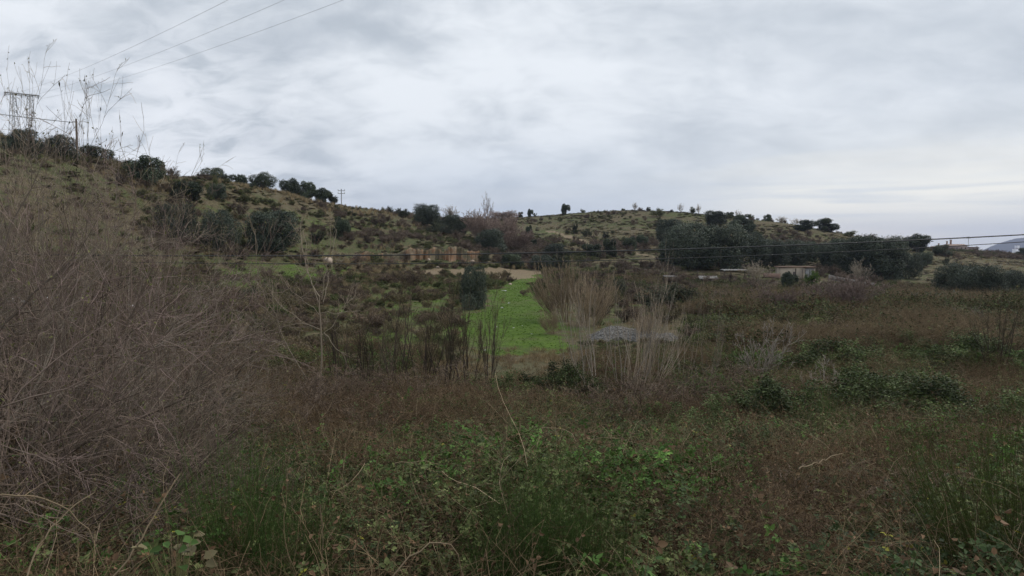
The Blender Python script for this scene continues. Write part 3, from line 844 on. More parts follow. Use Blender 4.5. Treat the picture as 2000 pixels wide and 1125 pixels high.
# ------------------------------------------------------------------ scatter of uncountable growth (geometry nodes, one object each)
def proto_collection(name, meshes):
    c = bpy.data.collections.new(name)
    for me in meshes:
        c.objects.link(bpy.data.objects.new(name + '_clump', me))
    return c
def scatter(name, label, cat, meshes, P, scl, rng, tilt=0.25, sz=None, pick=None):
    n = len(P)
    me = bpy.data.meshes.new(name)
    me.vertices.add(n)
    me.vertices.foreach_set('co', P.astype(np.float32).ravel())
    a = me.attributes.new('rot', 'FLOAT_VECTOR', 'POINT')
    rot = np.stack([rng.normal(0, tilt, n), rng.normal(0, tilt, n), rng.uniform(0, 6.283, n)], 1)
    a.data.foreach_set('vector', rot.astype(np.float32).ravel())
    a = me.attributes.new('scl', 'FLOAT_VECTOR', 'POINT')
    s3 = np.stack([scl, scl, scl if sz is None else sz], 1)
    a.data.foreach_set('vector', s3.astype(np.float32).ravel())
    a = me.attributes.new('pick', 'INT', 'POINT')
    a.data.foreach_set('value', (rng.integers(0, len(meshes), n) if pick is None else pick).astype(np.int32))
    o_ = link(name, me, label, cat, kind='stuff')
    tr = bpy.data.node_groups.new(name + '_scatter', 'GeometryNodeTree')
    tr.interface.new_socket('Geometry', in_out='INPUT', socket_type='NodeSocketGeometry')
    tr.interface.new_socket('Geometry', in_out='OUTPUT', socket_type='NodeSocketGeometry')
    N_ = tr.nodes; L_ = tr.links
    gi = N_.new('NodeGroupInput'); go = N_.new('NodeGroupOutput')
    iop = N_.new('GeometryNodeInstanceOnPoints'); iop.inputs['Pick Instance'].default_value = True
    ci = N_.new('GeometryNodeCollectionInfo')
    ci.inputs['Collection'].default_value = proto_collection(name, meshes)
    ci.inputs['Separate Children'].default_value = True
    ci.inputs['Reset Children'].default_value = True
    def na(nm3, ty):
        z = N_.new('GeometryNodeInputNamedAttribute'); z.data_type = ty; z.inputs['Name'].default_value = nm3
        return z.outputs['Attribute']
    e2r = N_.new('FunctionNodeEulerToRotation')
    L_.new(na('rot', 'FLOAT_VECTOR'), e2r.inputs[0])
    L_.new(gi.outputs[0], iop.inputs['Points'])
    L_.new(ci.outputs[0], iop.inputs['Instance'])
    L_.new(na('pick', 'INT'), iop.inputs['Instance Index'])
    L_.new(e2r.outputs[0], iop.inputs['Rotation'])
    L_.new(na('scl', 'FLOAT_VECTOR'), iop.inputs['Scale'])
    L_.new(iop.outputs[0], go.inputs[0])
    md = o_.modifiers.new('scatter', 'NODES'); md.node_group = tr
    return o_

def bramble_mesh(seed, canes, nodes, lcol, lcol2, leaf=0.036, rad=0.42, stemcol=(0.105, 0.075, 0.048), dead=0.055, tri=3):
    rng = np.random.default_rng(seed)
    acc = Acc()
    a = rng.uniform(0, 6.283, canes); up0 = rng.uniform(0.2, 1.3, canes)
    p0 = np.stack([rng.normal(0, 0.12, canes), rng.normal(0, 0.12, canes), rng.uniform(-0.35, -0.1, canes)], 1)
    d0 = np.stack([np.cos(a), np.sin(a), up0], 1)
    P, Q = grow(rng, p0, d0, rng.uniform(0.5, 1.0, canes) * rad * 1.9, np.full(canes, 0.0032), np.full(canes, 0.0014), 8, 0.14, -0.16)
    tubes(acc, P, Q, 3, stemcol, 0, 0.3, rng)
    idx = np.repeat(np.arange(canes), nodes)
    t = rng.uniform(0.12, 1.0, len(idx)) * 7
    i = np.minimum(t.astype(int), 6); f = (t - i)[:, None]
    p = P[idx, i] * (1 - f) + P[idx, i + 1] * f
    tg = nrm(P[idx, i + 1] - P[idx, i])
    out_ = nrm(np.cross(tg, sphere_dirs(rng, len(idx))) + np.array([0, 0, 0.35]) + tg * 0.3)
    pet = p + out_ * rng.uniform(0.015, 0.05, len(idx))[:, None]
    nor = nrm(np.array([0, 0, 1.0]) + rng.normal(0, 0.45, (len(idx), 3)))
    lc = np.clip(rng.random(len(idx)), 0, 1)[:, None]
    c0 = np.array(lcol) * (1 - lc) + np.array(lcol2) * lc
    dd = rng.random(len(idx)) < dead
    c0[dd] = np.array([0.13, 0.085, 0.052]) * rng.uniform(0.5, 1.2, (dd.sum(), 1))
    cl_ = np.repeat(rng.uniform(0.45, 1.45, canes), nodes)[:, None]
    yy_ = rng.random(len(idx)) < 0.005
    c0[yy_] = np.array([0.22, 0.21, 0.05])
    for k in range(tri):
        ang = (k - (tri - 1) / 2) * 1.25
        flat = nrm(out_ - nor * (out_ * nor).sum(1, keepdims=True))
        sd_ = np.cross(nor, flat)
        dr = flat * math.cos(ang) + sd_ * math.sin(ang)
        ln = leaf * rng.uniform(0.6, 1.2, len(idx)) * (1.15 if k == tri // 2 else 0.9)
        n2 = nrm(nor + rng.normal(0, 0.18, nor.shape))
        leaves(acc, pet + dr * 0.008, dr, n2, ln, ln * 0.68, c0 * cl_, 1, 0.30, 0.10, rng)
    return acc.mesh('bramble', [M_BARK, M_LEAF])
def tangle_mesh(seed, n, col, col2, rad=0.45, r=0.0022, deadn=60, leafcol=(0.13, 0.085, 0.055), up=0.5, droop=-0.12):
    rng = np.random.default_rng(seed)
    acc = Acc()
    a = rng.uniform(0, 6.283, n)
    p0 = np.stack([rng.normal(0, rad * .5, n), rng.normal(0, rad * .5, n), rng.uniform(-0.3, 0.05, n)], 1)
    d0 = np.stack([np.cos(a), np.sin(a), rng.uniform(0.1, 1.6, n) * up * 2], 1)
    P, Q = grow(rng, p0, d0, rng.uniform(0.4, 1.0, n) * rad * 1.7, np.full(n, r), np.full(n, r * 0.5), 7, 0.18, droop)
    tubes(acc, P, Q, 3, col, 0, 0.65, rng)
    P1, Q1 = kids(rng, P, Q, 3, 0.2, 1, 0.4, 1.2, 0.4, 0.7, 4, 0.2, -0.02, r * 0.4)
    tubes(acc, P1, Q1, 3, col2, 0, 0.65, rng)
    if deadn:
        pts = P1.reshape(-1, 3); k = rng.integers(0, len(pts), deadn)
        nor = sphere_dirs(rng, deadn)
        leaves(acc, pts[k], sphere_dirs(rng, deadn), nor, 0.035 * rng.uniform(.5, 1.3, deadn), 0.022, leafcol, 1, 0.45, 0.3, rng)
    return acc.mesh('tangle', [M_BARK, M_LEAF])
def tuft_mesh(seed, n, h, spread, col, wdt=0.006):
    rng = np.random.default_rng(seed)
    acc = Acc()
    a = rng.uniform(0, 6.283, n); ti = rng.uniform(0.05, 1, n) * spread
    base = np.stack([rng.normal(0, 0.35 * spread * h, n), rng.normal(0, 0.35 * spread * h, n), np.full(n, -0.03)], 1)
    d = nrm(np.stack([np.cos(a) * ti, np.sin(a) * ti, np.ones(n)], 1))
    leaves(acc, base, d, nrm(np.cross(d, sphere_dirs(rng, n))), h * rng.uniform(.5, 1.1, n), wdt, col, 0, 0.4, 0.0, rng, simple=True)
    return acc.mesh('tuft', [M_GRASS])

BR = [bramble_mesh(201 + i, 12, 13, ((0.040, 0.060, 0.028), (0.058, 0.070, 0.030))[i // 2], ((0.090, 0.122, 0.055), (0.125, 0.140, 0.062))[i // 2]) for i in range(4)]
BR += [bramble_mesh(211 + i, 11, 13, (0.044, 0.080, 0.026), (0.095, 0.16, 0.048), leaf=0.045) for i in range(2)]
TG = [tangle_mesh(221 + i, 46, (0.125, 0.095, 0.062), (0.175, 0.130, 0.085)) for i in range(3)]
TR = [tangle_mesh(231 + i, 60, (0.098, 0.072, 0.052), (0.132, 0.094, 0.066), deadn=110, leafcol=(0.108, 0.077, 0.048)) for i in range(3)]
TP = [tangle_mesh(241 + i, 10, (0.27, 0.215, 0.15), (0.25, 0.20, 0.14), rad=0.65, r=.0028, deadn=6, up=0.9, droop=-0.09) for i in range(3)]

def jitter_grid(rng, x0, x1, y0, y1, s):
    xs = np.arange(x0, x1, s); ys = np.arange(y0, y1, s)
    X, Y = np.meshgrid(xs, ys)
    return (X + rng.uniform(-s / 2, s / 2, X.shape)).ravel(), (Y + rng.uniform(-s / 2, s / 2, Y.shape)).ravel()
def canopy(x, y):
    c = 0.10 + 1.25 * fbm(x, y, 3.4, 41, 2) + 0.62 * (fbm(x, y, 0.9, 45) - 0.5) + 0.5 * sstep(x, 2, 7) * sstep(y, 7, 14) * (fbm(x, y, 4.5, 47, 2) - .45)
    return c * (0.55 + 0.45 * sstep(y, 3, 8)) * (1 - 0.45 * sstep(y, 20, 27) * sstep(x / y, -0.14, -0.08) * sstep(x / y, 0.14, 0.08))
rng = np.random.default_rng(5)
x, y = jitter_grid(rng, -34, 36, 2.4, 36, 0.235)
ok = np.abs(x) < 0.80 * y + 2.2
x, y = x[ok], y[ok]
g0 = H(x, y); cn = canopy(x, y)
px_, rw_ = project(x, y, g0 + cn)
brown = np.zeros(x.shape)
for bx, by, rx, ry, wt in [(300, 800, 330, 110, .8), (620, 810, 230, 60, .66), (1000, 780, 300, 30, .55), (1660, 925, 210, 75, .75), (1440, 1010, 90, 60, .5), (830, 990, 90, 60, .5),
                           (1450, 785, 200, 30, .55), (700, 900, 90, 60, .4), (1850, 870, 100, 50, .35), (1000, 700, 190, 45, 1.2), (1800, 740, 200, 40, .25), (520, 1000, 90, 90, .3), (60, 900, 300, 80, .6)]:
    brown = np.maximum(brown, wt * np.exp(-((px_ - bx) / rx) ** 4 - ((rw_ - by) / ry) ** 4))
nz = fbm(x, y, 2.4, 51)
green_p = np.clip(0.92 - brown * 0.80 + (nz - 0.5) * 1.5, 0.06, 0.97)
edge = sstep(y, 34.5, 31)                                   # the thicket ends where the dry grass begins
cln = (y > 27.3) & (px_ > 835) & (px_ < 1140)
u = rng.random(len(x))
isg = (u < green_p) & (rng.random(len(x)) < edge) & ~cln
zt = g0 + cn * rng.uniform(0.55, 1.0, len(x))
near = sstep(y, 9, 4)
scl = rng.uniform(0.8, 1.2, len(x))
scatter('bramble_thicket', 'low green bramble thicket covering the near slope', 'brambles', BR, np.stack([x, y, zt], 1)[isg], scl[isg], rng, pick=np.where(fbm(x, y, 2.0, 55)[isg] + rng.normal(0, .08, isg.sum()) > .60, rng.integers(4, 6, isg.sum()), np.where(fbm(x, y, 1.6, 57)[isg] > .5, rng.integers(0, 2, isg.sum()), rng.integers(2, 4, isg.sum()))))
isb = ~isg & (rng.random(len(x)) < edge) & ~cln
red = fbm(x, y, 3.5, 61) > 0.54
scatter('dry_undergrowth', 'tangled brown dead bramble canes and weeds among the green brambles', 'dry undergrowth', TG, np.stack([x, y, zt], 1)[isb & ~red], scl[isb & ~red] * 1.05, rng)
scatter('dead_bracken', 'dark reddish brown patches of dead stems and withered leaves', 'dead bracken', TR, np.stack([x, y, zt], 1)[isb & red], scl[isb & red] * 1.05, rng)
pk = (rng.random(len(x)) < 0.03 + .11 * brown) & ~cln
scatter('straw_stalks', 'thin straw coloured stalks poking through the brambles', 'dry stalks', TP, np.stack([x, y, zt], 1)[pk], scl[pk] * 0.9, rng, 0.35)
fl = (rng.random(len(x)) < 0.16) & ~cln & (y < 30)          # a second, lower layer of mixed twigs fills the gaps
scatter('woody_understory', 'brown woody stems under the bramble leaves', 'undergrowth', TG, np.stack([x, y, g0 + cn * 0.4], 1)[fl], scl[fl] * 1.2, rng)

# middle distance: scrub over the valley floor
def cover(x, y):
    g, d, t = masks(x, y)
    return g, d, t
SB = [bush_mesh(301 + i, 2200, 0.075, 1.0, (0.090, 0.077, 0.046), (0.160, 0.138, 0.082), 16) for i in range(3)]
SH = [bush_mesh(311 + i, 2200, 0.070, 1.0, (0.090, 0.068, 0.050), (0.145, 0.112, 0.085), 16) for i in range(2)]
SG = [bush_mesh(321 + i, 2400, 0.080, 1.0, (0.052, 0.064, 0.028), (0.110, 0.122, 0.055), 12) for i in range(3)]
ST = [twig_bush(331 + i, 26, (6, 4), 0.8, 0.010, (0.16, 0.125, 0.085), rmin=0.004, col2=(0.21, 0.165, 0.115)) for i in range(2)]
rng = np.random.default_rng(6)
x, y = jitter_grid(rng, -95, 100, 27, 112, 0.78)
ok = np.abs(x) < 0.76 * y + 3
x, y = x[ok], y[ok]
g, d, t = cover(x, y)
g0 = H(x, y)
px_, rw_ = project(x, y, g0)
free = (d < 0.3) & ((g < 0.3) | ((g < 0.8) & (rng.random(len(x)) < 0.25)))
free &= ~((px_ > np.where(rw_ < 692, 905, 840)) & (px_ < 1145) & (rw_ < 790) & (rw_ > 560) & (y > 27) & (rng.random(len(x)) < 0.95))
hs = 0.35 + 0.75 * fbm(x, y, 9, 71) ** 1.5 * 1.6
hs *= np.where(px_ > 1280, 1.0, 0.8)
hs *= np.where((px_ > 1285) & (px_ < 1730) & (y > 72), 0.5, 1.0)
hs *= np.where((y > 34) & (y < 44) & (px_ > 1130) & (px_ < 1340), 0.35, 1.0)
free = free if False else np.ones(len(x), bool)
mz = (px_ > 560) & (px_ < 935) & (rw_ < 700)
hs *= np.where(mz, .8, 1.0)
hs *= rng.uniform(0.7, 1.3, len(x))
free = (d < 0.3) & ((g < 0.3) | ((g < 0.8) & (rng.random(len(x)) < np.where((px_ > 640) & (px_ < 930), .45, .12))))
free &= ~((px_ > np.where(rw_ < 692, 905, 840)) & (px_ < 1145) & (rw_ < 790) & (rw_ > 560) & (y > 27) & (rng.random(len(x)) < 0.95))
free &= ~(mz & (rng.random(len(x)) < .42))
free &= ~((rw_ < 522) & (px_ < 1000) & (rng.random(len(x)) < .88))
free &= ~((px_ > 1480) & (px_ < 1605) & (y > 98))
free &= ~((px_ > 1285) & (px_ < 1480) & (y > 92) & (y < 100) & (rng.random(len(x)) < .6))
free &= ~((y > 40) & (y < 47.5) & (px_ > 1150) & (px_ < 1345))
free &= ~((x > x_at(1510, 550, 116)) & (x < x_at(1600, 550, 116)) & (y > 112))
kn = fbm(x, y, 6.5, 81)
kk = rng.random(len(x)) * 0.35 + kn * 0.75 + np.where(mz, .10, 0)
grp = np.where(kk < 0.52, 0, np.where(kk < 0.63, 1, np.where(kk < 0.67, 2, 3)))
for gi_, (nm4, lab, cat_, ms) in enumerate([
    ('green_scrub', 'patches of low dark green scrub across the valley floor', 'scrub', SG),
    ('brown_scrub', 'brown leafless scrub covering the valley floor', 'scrub', SB),
    ('twiggy_scrub', 'bare twiggy undergrowth across the valley floor', 'scrub', ST),
    ('reddish_scrub', 'reddish brown scrub in the overgrown garden and valley', 'scrub', SH)]):
    s_ = free & (grp == gi_)
    wd = rng.uniform(0.75, 1.25, s_.sum())
    scatter(nm4, lab, cat_, ms, np.stack([x, y, g0], 1)[s_], np.maximum(hs[s_], 0.6) * wd, rng, 0.1, sz=hs[s_])

BRF = [bramble_mesh(341 + i, 16, 14, (0.050, 0.064, 0.030), (0.105, 0.122, 0.056), leaf=0.075, rad=0.8, tri=3, dead=.3) for i in range(3)]
TGF = [tangle_mesh(351 + i, 60, (0.135, 0.105, 0.07), (0.18, 0.14, 0.095), rad=.8, r=.0045, deadn=120, leafcol=(.12, .09, .055)) for i in range(2)]
rng = np.random.default_rng(16)
x, y = jitter_grid(rng, 3, 62, 33, 74, 0.52)
g, d, t = cover(x, y); g0 = H(x, y); px_, rw_ = project(x, y, g0)
cn = -.15 + 1.9 * fbm(x, y, 5, 131, 2) + .3 * (fbm(x, y, 1.8, 133) - .5)
s_ = (px_ > 1330 + 60 * fbm(x, y, 6, 135)) & (px_ < 2120) & (g < .4) & ~((y < 48) & (px_ < 1420))
gg = rng.random(len(x)) < np.clip(.72 + (fbm(x, y, 5, 137) - .5) * 2.8, .08, .96)
Pt = np.stack([x, y, g0 + cn * rng.uniform(.6, 1, len(x))], 1)
scatter('far_brambles', 'dull green brambles rolling over the right middle ground', 'brambles', BRF, Pt[s_ & gg], rng.uniform(.8, 1.2, (s_ & gg).sum()), rng)
scatter('far_undergrowth', 'brown dead canes among the brambles of the right middle ground', 'dry undergrowth', TGF, Pt[s_ & ~gg], rng.uniform(.8, 1.2, (s_ & ~gg).sum()), rng)

# hillsides: heath patches and dry grass
rng = np.random.default_rng(8)
x, y = jitter_grid(rng, -150, 230, 62, 300, 1.35)
ok = np.abs(x) < 0.78 * y + 3
x, y = x[ok], y[ok]
g, d, t = cover(x, y)
g0 = H(x, y)
px_, rw_ = project(x, y, g0)
n1 = fbm(x, y, 14, 91); n2 = fbm(x, y, 5, 95)
hd = np.zeros(x.shape)
for bx, by, rx, ry, wt in [(650, 435, 150, 32, .7), (780, 455, 130, 34, 1.1), (880, 480, 120, 22, .8), (490, 420, 90, 30, .9), (720, 490, 120, 20, .7), (1100, 500, 150, 30, .8), (330, 430, 60, 30, .15),
                           (1250, 500, 80, 16, .3), (1650, 480, 200, 20, .3), (1150, 425, 120, 14, .25), (1900, 530, 140, 30, .3), (1500, 500, 300, 40, .5), (820, 505, 100, 12, .4)]:
    hd = np.maximum(hd, wt * np.exp(-((px_ - bx) / rx) ** 4 - ((rw_ - by) / ry) ** 4))
low_ = (rng.random(len(x)) < .55 * sstep(fbm(x, y, 9, 99), .35, .6)) & (g < .55) & (d < .3) & (y > 70)
WD = [bush_mesh(361 + i, 2200, 0.06, 1.0, *cc_, 10) for i, cc_ in enumerate([((.09, .080, .050), (.145, .125, .082)), ((.075, .085, .036), (.125, .135, .062)), ((.10, .082, .062), (.155, .13, .095))])]
scatter('hill_weeds', 'low brownish weeds and tiny shrubs sprinkled over the grassy hillsides', 'weeds', WD, np.stack([x, y, g0], 1)[low_], rng.uniform(.8, 1.7, low_.sum()), rng, .1, sz=rng.uniform(.10, .30, low_.sum()))
pr = np.clip(hd * 0.85 + (n1 - 0.56) * 2.4 + (n2 - 0.5) * 0.5, 0, 1) * np.where((px_ < 560) & (y < 110), .5, 1)
s_ = (rng.random(len(x)) < pr * np.where((x > 20) & (rw_ < 470), .4, 1)) & (g < 0.4) & (d < 0.3) & ~((y > 104) & (y < 112) & (px_ > 670) & (px_ < 960) & (rw_ > 490)) & (y > 66)
hh = rng.uniform(0.4, 1.25, len(x)) * (0.55 + n1)
kk = fbm(x, y, 11, 97) + rng.normal(0, 0.07, len(x))
hh *= np.where(kk > 0.5, 1.0, 0.85)
A1 = s_ & (kk > 0.49); A2 = s_ & (kk <= 0.49)
scatter('heath_scrub', 'purplish brown heath scrub in patches on the hillsides', 'scrub', LIB['bush_heath'], np.stack([x, y, g0], 1)[A1], hh[A1] * 1.1, rng, 0.08, sz=hh[A1])
scatter('olive_scrub', 'olive green scrub in patches on the hillsides', 'scrub', LIB['bush_olive'], np.stack([x, y, g0], 1)[A2], hh[A2] * 1.0, rng, 0.08, sz=hh[A2] * .8)
# tan grass
TF1 = [tuft_mesh(401 + i, 60, 0.75, 0.35, (0.26, 0.21, 0.135), 0.018) for i in range(3)]
rng = np.random.default_rng(9)
x, y = jitter_grid(rng, -110, 220, 62, 270, 0.85)
ok = np.abs(x) < 0.78 * y + 3
x, y = x[ok], y[ok]
g, d, t = cover(x, y)
pr = np.clip(t * 0.75 + (fbm(x, y, 8, 101) - 0.62) * 1.3, 0, 1) * np.where(x > 5, .6, 1)
s_ = (rng.random(len(x)) < pr) & (d < .3) & (g < .5)
g0 = H(x, y); sc = rng.uniform(0.5, 1.3, len(x)) * np.where(x > 5, .55, 1)
scatter('dry_grass', 'tall straw coloured dry grass on the ridges and slopes', 'dry grass', TF1, np.stack([x, y, g0], 1)[s_], sc[s_], rng, 0.12)
# meadow and near dry grass
TGm = [tuft_mesh(411 + i, 110, 0.075, 1.0, (0.085, 0.140, 0.026), 0.006) for i in range(3)]
TGd = [tuft_mesh(421 + i, 60, 0.26, 0.9, (0.20, 0.155, 0.095), 0.010) for i in range(3)]
rng = np.random.default_rng(10)
x, y = jitter_grid(rng, -45, 40, 29, 98, 0.30)
g, d, t = cover(x, y); g0 = H(x, y)
s_ = rng.random(len(x)) < np.clip(g * .8 - .3 + (fbm(x, y, 2.5, 111) - .5) * 1.6, 0, .8) * (d < .3)
scatter('meadow_grass', 'bright green short grass of the meadow strip', 'grass', TGm, np.stack([x, y, g0], 1)[s_], rng.uniform(.6, 1.3, s_.sum()), rng, 0.15)
px_, rw_ = project(x, y, g0)
s_ = (rng.random(len(x)) < np.clip((fbm(x, y, 3, 115) - .25) * 1.3, 0, 1) * np.where((px_ > 820) & (px_ < 1150) & (rw_ < 760) & (rw_ > 682), 1, .25)) & (g < .85) & (rng.random(len(x)) < 1.05 - g) & (d < .3)
scatter('withered_grass', 'withered tan grass at the near end of the meadow', 'dry grass', TGd, np.stack([x, y, g0], 1)[s_], rng.uniform(.7, 1.5, s_.sum()), rng, 0.2)

# ------------------------------------------------------------------ near bare thicket on the left
def ground_row(px, Y):
    x = (px - 1000) / F * Y
    return project(np.array([x]), np.array([Y]), H(np.array([x]), np.array([Y])))[1][0]
def near_plant(ms, px, Y, top, name, cat, label, wf=1.0, rz=0.0, group=None):
    x, y = (px - 1000) / F * Y, Y
    z = float(H(x, y))
    hm = (ground_row(px, Y) - top) / F * Y
    if isinstance(ms, tuple):
        e = link(name, None, label, cat, group, loc=(x, y, z))
        link('stems', ms[0], parent=e); link('twigs', ms[1], parent=e)
    else:
        e = link(name, ms, label, cat, group, loc=(x, y, z))
    e.scale = (hm * wf, hm * wf, hm); e.rotation_euler = (0, 0, rz)
    return e
BRN = (0.125, 0.100, 0.080); BRN2 = (0.20, 0.165, 0.130); PUR = (0.185, 0.140, 0.125)
THC = [(0.180, 0.138, 0.125), (0.225, 0.190, 0.150), (0.155, 0.115, 0.105), (0.20, 0.175, 0.145)]
THK = [twig_bush(501 + i, 8, (8, 6, 4), 1.05, 0.0080, BRN, split=True, rmin=0.00062, col2=THC[i], kl=(.62, .5, .45), ka=(.35, 1.0), up=0.015, wob=0.10, K=8, lean=((0.35, 0), (0.1, 0), (0.25, -.1), (.75, .1))[i], leaf=900, leafcol=(0.11, 0.11, 0.05), lsz=0.0085) for i in range(4)]
TANG = [twig_bush(511 + i, 13, (7, 6, 4), 1.5, 0.0065, (0.085, 0.066, 0.056), split=True, rmin=0.0008, col2=((0.135, 0.105, 0.085), (0.16, 0.130, 0.102))[i], kl=(.6, .5, .45), ka=(.3, 1.0), up=0.0, wob=0.12, K=8, leaf=300, leafcol=(0.10, 0.10, 0.05), lsz=0.010) for i in range(2)]
WHIP = [twig_bush(521 + i, 4, (6, 3), 0.26, 0.0046, (0.15, 0.125, 0.115), split=True, rmin=0.0009, col2=(0.17, 0.14, 0.125), kl=(.42, .4), ka=(.25, .7), up=0.10, wob=0.07, K=9, leaf=60, leafcol=(0.075, 0.07, 0.05), lsz=0.020) for i in range(3)]
for i, (kd, px, Y, top, wf, rz, lab) in enumerate([
  (THK[0], -170, 7.0, 300, 0.85, 0.2, 'bare grey-brown shrub cut off by the left edge of the picture'),
  (THK[1], 10, 9.5, 330, 0.55, 1.3, 'tall bare shrub at the left edge, its twigs reaching up to the dark skyline oaks'),
  (THK[2], 100, 11.0, 330, 0.5, 2.4, 'bare reddish-brown shrub in the middle of the left thicket, below the wooden post'),
  (THK[3], 10, 8.0, 480, 0.8, -0.3, 'leaning bare shrub with long boughs slanting up to the right across the thicket'),
  (THK[0], 205, 12.5, 420, 0.5, 3.6, 'bare purple-tinged shrub below the big round oak of the skyline'),
  (THK[1], 322, 13.5, 455, 0.5, 0.8, 'rounded bare shrub forming the right shoulder of the left thicket'),
  (THK[2], 372, 14.0, 560, 0.55, 5.1, 'low bare shrub at the right edge of the left thicket under the cables'),
  (THK[3], 210, 9.5, 610, 0.7, 0.15, 'bare shrub in front of the rounded one, its twigs fanning to the right'),
  (TANG[0], 100, 6.5, 640, 0.9, 0.9, 'dense twiggy tangle low in the left foreground'),
  (TANG[1], 300, 9.5, 730, 0.75, 2.2, 'dense twiggy tangle at the foot of the thicket, left of the green broom'),
  (TANG[0], 395, 12.0, 690, 0.6, 4.0, 'grey twiggy tangle at the right foot of the left thicket'),
  (TANG[1], 200, 8.0, 680, 0.9, 5.0, 'twiggy tangle in the middle of the foot of the left thicket'),
  (TANG[0], -40, 6.0, 560, 0.9, 3.0, 'twiggy tangle touching the left edge of the picture'),
  (THK[0], 150, 14.0, 360, 0.5, 1.9, 'slender bare shrub behind the middle of the left thicket'),
  (THK[2], 60, 14.5, 340, 0.6, 0.6, 'bare greyish shrub high in the thicket under the lattice pylon'),
  (THK[0], 120, 13.0, 330, 0.55, 4.6, 'bare mauve-grey shrub high in the thicket right of the wooden post'),
  (THK[3], -20, 12.0, 350, 0.6, 2.0, 'bare shrub high at the left edge below the pylon, full of fine twigs'),
  (THK[2], 265, 15.0, 430, 0.5, 3.3, 'bare shrub between the purple-tinged one and the rounded right shoulder'),
  (THK[1], 150, 11.5, 350, 0.7, 1.1, 'bare brown shrub filling the upper middle of the left thicket'),
  (THK[0], 40, 10.5, 345, 0.7, 5.4, 'bare brown shrub filling the upper left corner of the thicket'),
  (THK[2], 215, 13.0, 395, 0.65, 0.2, 'bare brown shrub at the upper right slope of the left thicket'),
  (THK[1], -60, 11.0, 350, 0.5, 2.9, 'tallest bare shrub at the left edge, in front of the lattice pylon'),
]):
    near_plant(kd, px, Y, top, 'bare_shrub', 'bare shrub', lab, wf, rz)
for i, (px, Y, top, wf, lab) in enumerate([
  (15, 13.0, 285, 0.45, 'tall thin upright twigs above the skyline, left of the lattice pylon'),
  (60, 13.5, 290, 0.4, 'tall thin upright twigs crossing the arm of the lattice pylon'),
  (108, 14.0, 285, 0.4, 'thin twigs with a few withered leaves between the lattice pylon and the wooden post'),
  (150, 14.5, 275, 0.35, 'thin twigs standing right in front of the wooden post'),
  (182, 15.0, 285, 0.3, 'short thin twigs just right of the wooden post'),
  (236, 15.0, 308, 0.3, 'last few thin twigs above the skyline left of the big round oak')]):
    near_plant(WHIP[i % 3], px, Y, top, 'bare_shrub', 'bare shrub', lab, wf, i * 1.7)

# ------------------------------------------------------------------ hand shaped bare tree in the middle left
def traced(branches, Y, seed, color, ratio=1.0):
    """branches: list of (points in px,row), radius start, radius end, depth drift at the tip"""
    rng = np.random.default_rng(seed)
    res = []
    for pts, r0, r1, drift in branches:
        pts = np.array(pts, float)
        s = np.concatenate([[0], np.cumsum(np.linalg.norm(np.diff(pts, axis=0), axis=1))]); s /= s[-1]
        K = 12
        tt = np.linspace(0, 1, K)
        pp = np.stack([np.interp(tt, s, pts[:, 0]), np.interp(tt, s, pts[:, 1])], 1)
        pp[1:-1] += rng.normal(0, 1.6, (K - 2, 2))
        dd = Y + drift[0] + (drift[1] - drift[0]) * tt
        P = np.array([[x_at(a, b_, d_), d_, z_at(b_, d_)] for (a, b_), d_ in zip(pp, dd)])
        res.append((P, np.linspace(r0, r1, K)))
    return np.array([a for a, b_ in res]), np.array([b_ for a, b_ in res])
PALE = (0.27, 0.225, 0.175)
rng = np.random.default_rng(77)
trunk_b = [([(626, 812), (627, 758), (629, 654), (625, 617), (624, 579)], .034, .020, (0, 0)),
           ([(618, 806), (614, 773), (581, 706), (555, 669), (538, 620), (513, 572), (502, 531), (498, 449)], .026, .009, (0, -1.4))]
boughs = [([(624, 579), (610, 561), (596, 516), (588, 475), (586, 437)], .016, .009, (0, 1.2)),
          ([(628, 585), (637, 520), (644, 482), (648, 428)], .016, .009, (0, -.8)),
          ([(622, 590), (608, 545), (599, 510), (592, 449)], .013, .008, (0, .3)),
          ([(631, 590), (642, 545), (650, 495), (657, 448)], .013, .008, (0, 1.0)),
          ([(625, 617), (611, 600), (570, 572), (547, 535)], .013, .008, (0, -1.0)),
          ([(629, 645), (592, 628), (548, 602), (534, 580), (530, 545)], .013, .008, (0, 1.0)),
          ([(538, 620), (506, 594), (480, 548)], .011, .008, (-.8, -1.8)),
          ([(555, 669), (506, 654), (471, 622)], .011, .008, (-.5, .3)),
          ([(626, 612), (659, 612), (704, 606)], .010, .007, (0, -1.0)),
          ([(632, 650), (668, 692), (690, 738), (698, 770)], .016, .008, (0, .8)),
          ([(689, 738), (732, 712), (778, 674)], .012, .008, (.7, -.6)),
          ([(660, 612), (680, 590), (690, 560)], .008, .003, (-.4, .4)),
          ([(581, 706), (540, 690), (490, 676)], .009, .003, (-.3, .8)),
          ([(629, 654), (650, 640), (672, 600), (694, 575)], .010, .003, (0, .9))]
P, Q = traced(trunk_b, 25.0, 1, PALE)
at_ = Acc(); tubes(at_, P, Q, 8, PALE, 0, .05)
Pb, Qb = traced(boughs, 25.0, 2, PALE)
ac_ = Acc(); tubes(ac_, Pb, Qb, 6, (0.34, 0.29, 0.225), 0, .1)
Pa, Qa = np.concatenate([P[1:], Pb]), np.concatenate([Q[1:], Qb])
P1, Q1 = kids(rng, Pa, Qa, 9, .3, 1, .3, .8, .32, .6, 6, .12, .10, .0050)
tubes(ac_, P1, Q1, 4, PALE, 0, .15)
P2, Q2 = kids(rng, P1, Q1, 4, .2, 1, .3, .8, .45, .7, 4, .12, .08, .0040)
tubes(ac_, P2, Q2, 3, (0.32, 0.265, 0.20), 0, .2)
e = link('bare_tree', None, 'pale leafless young tree with long forking boughs, left of the dark stemmed shrubs', 'bare tree')
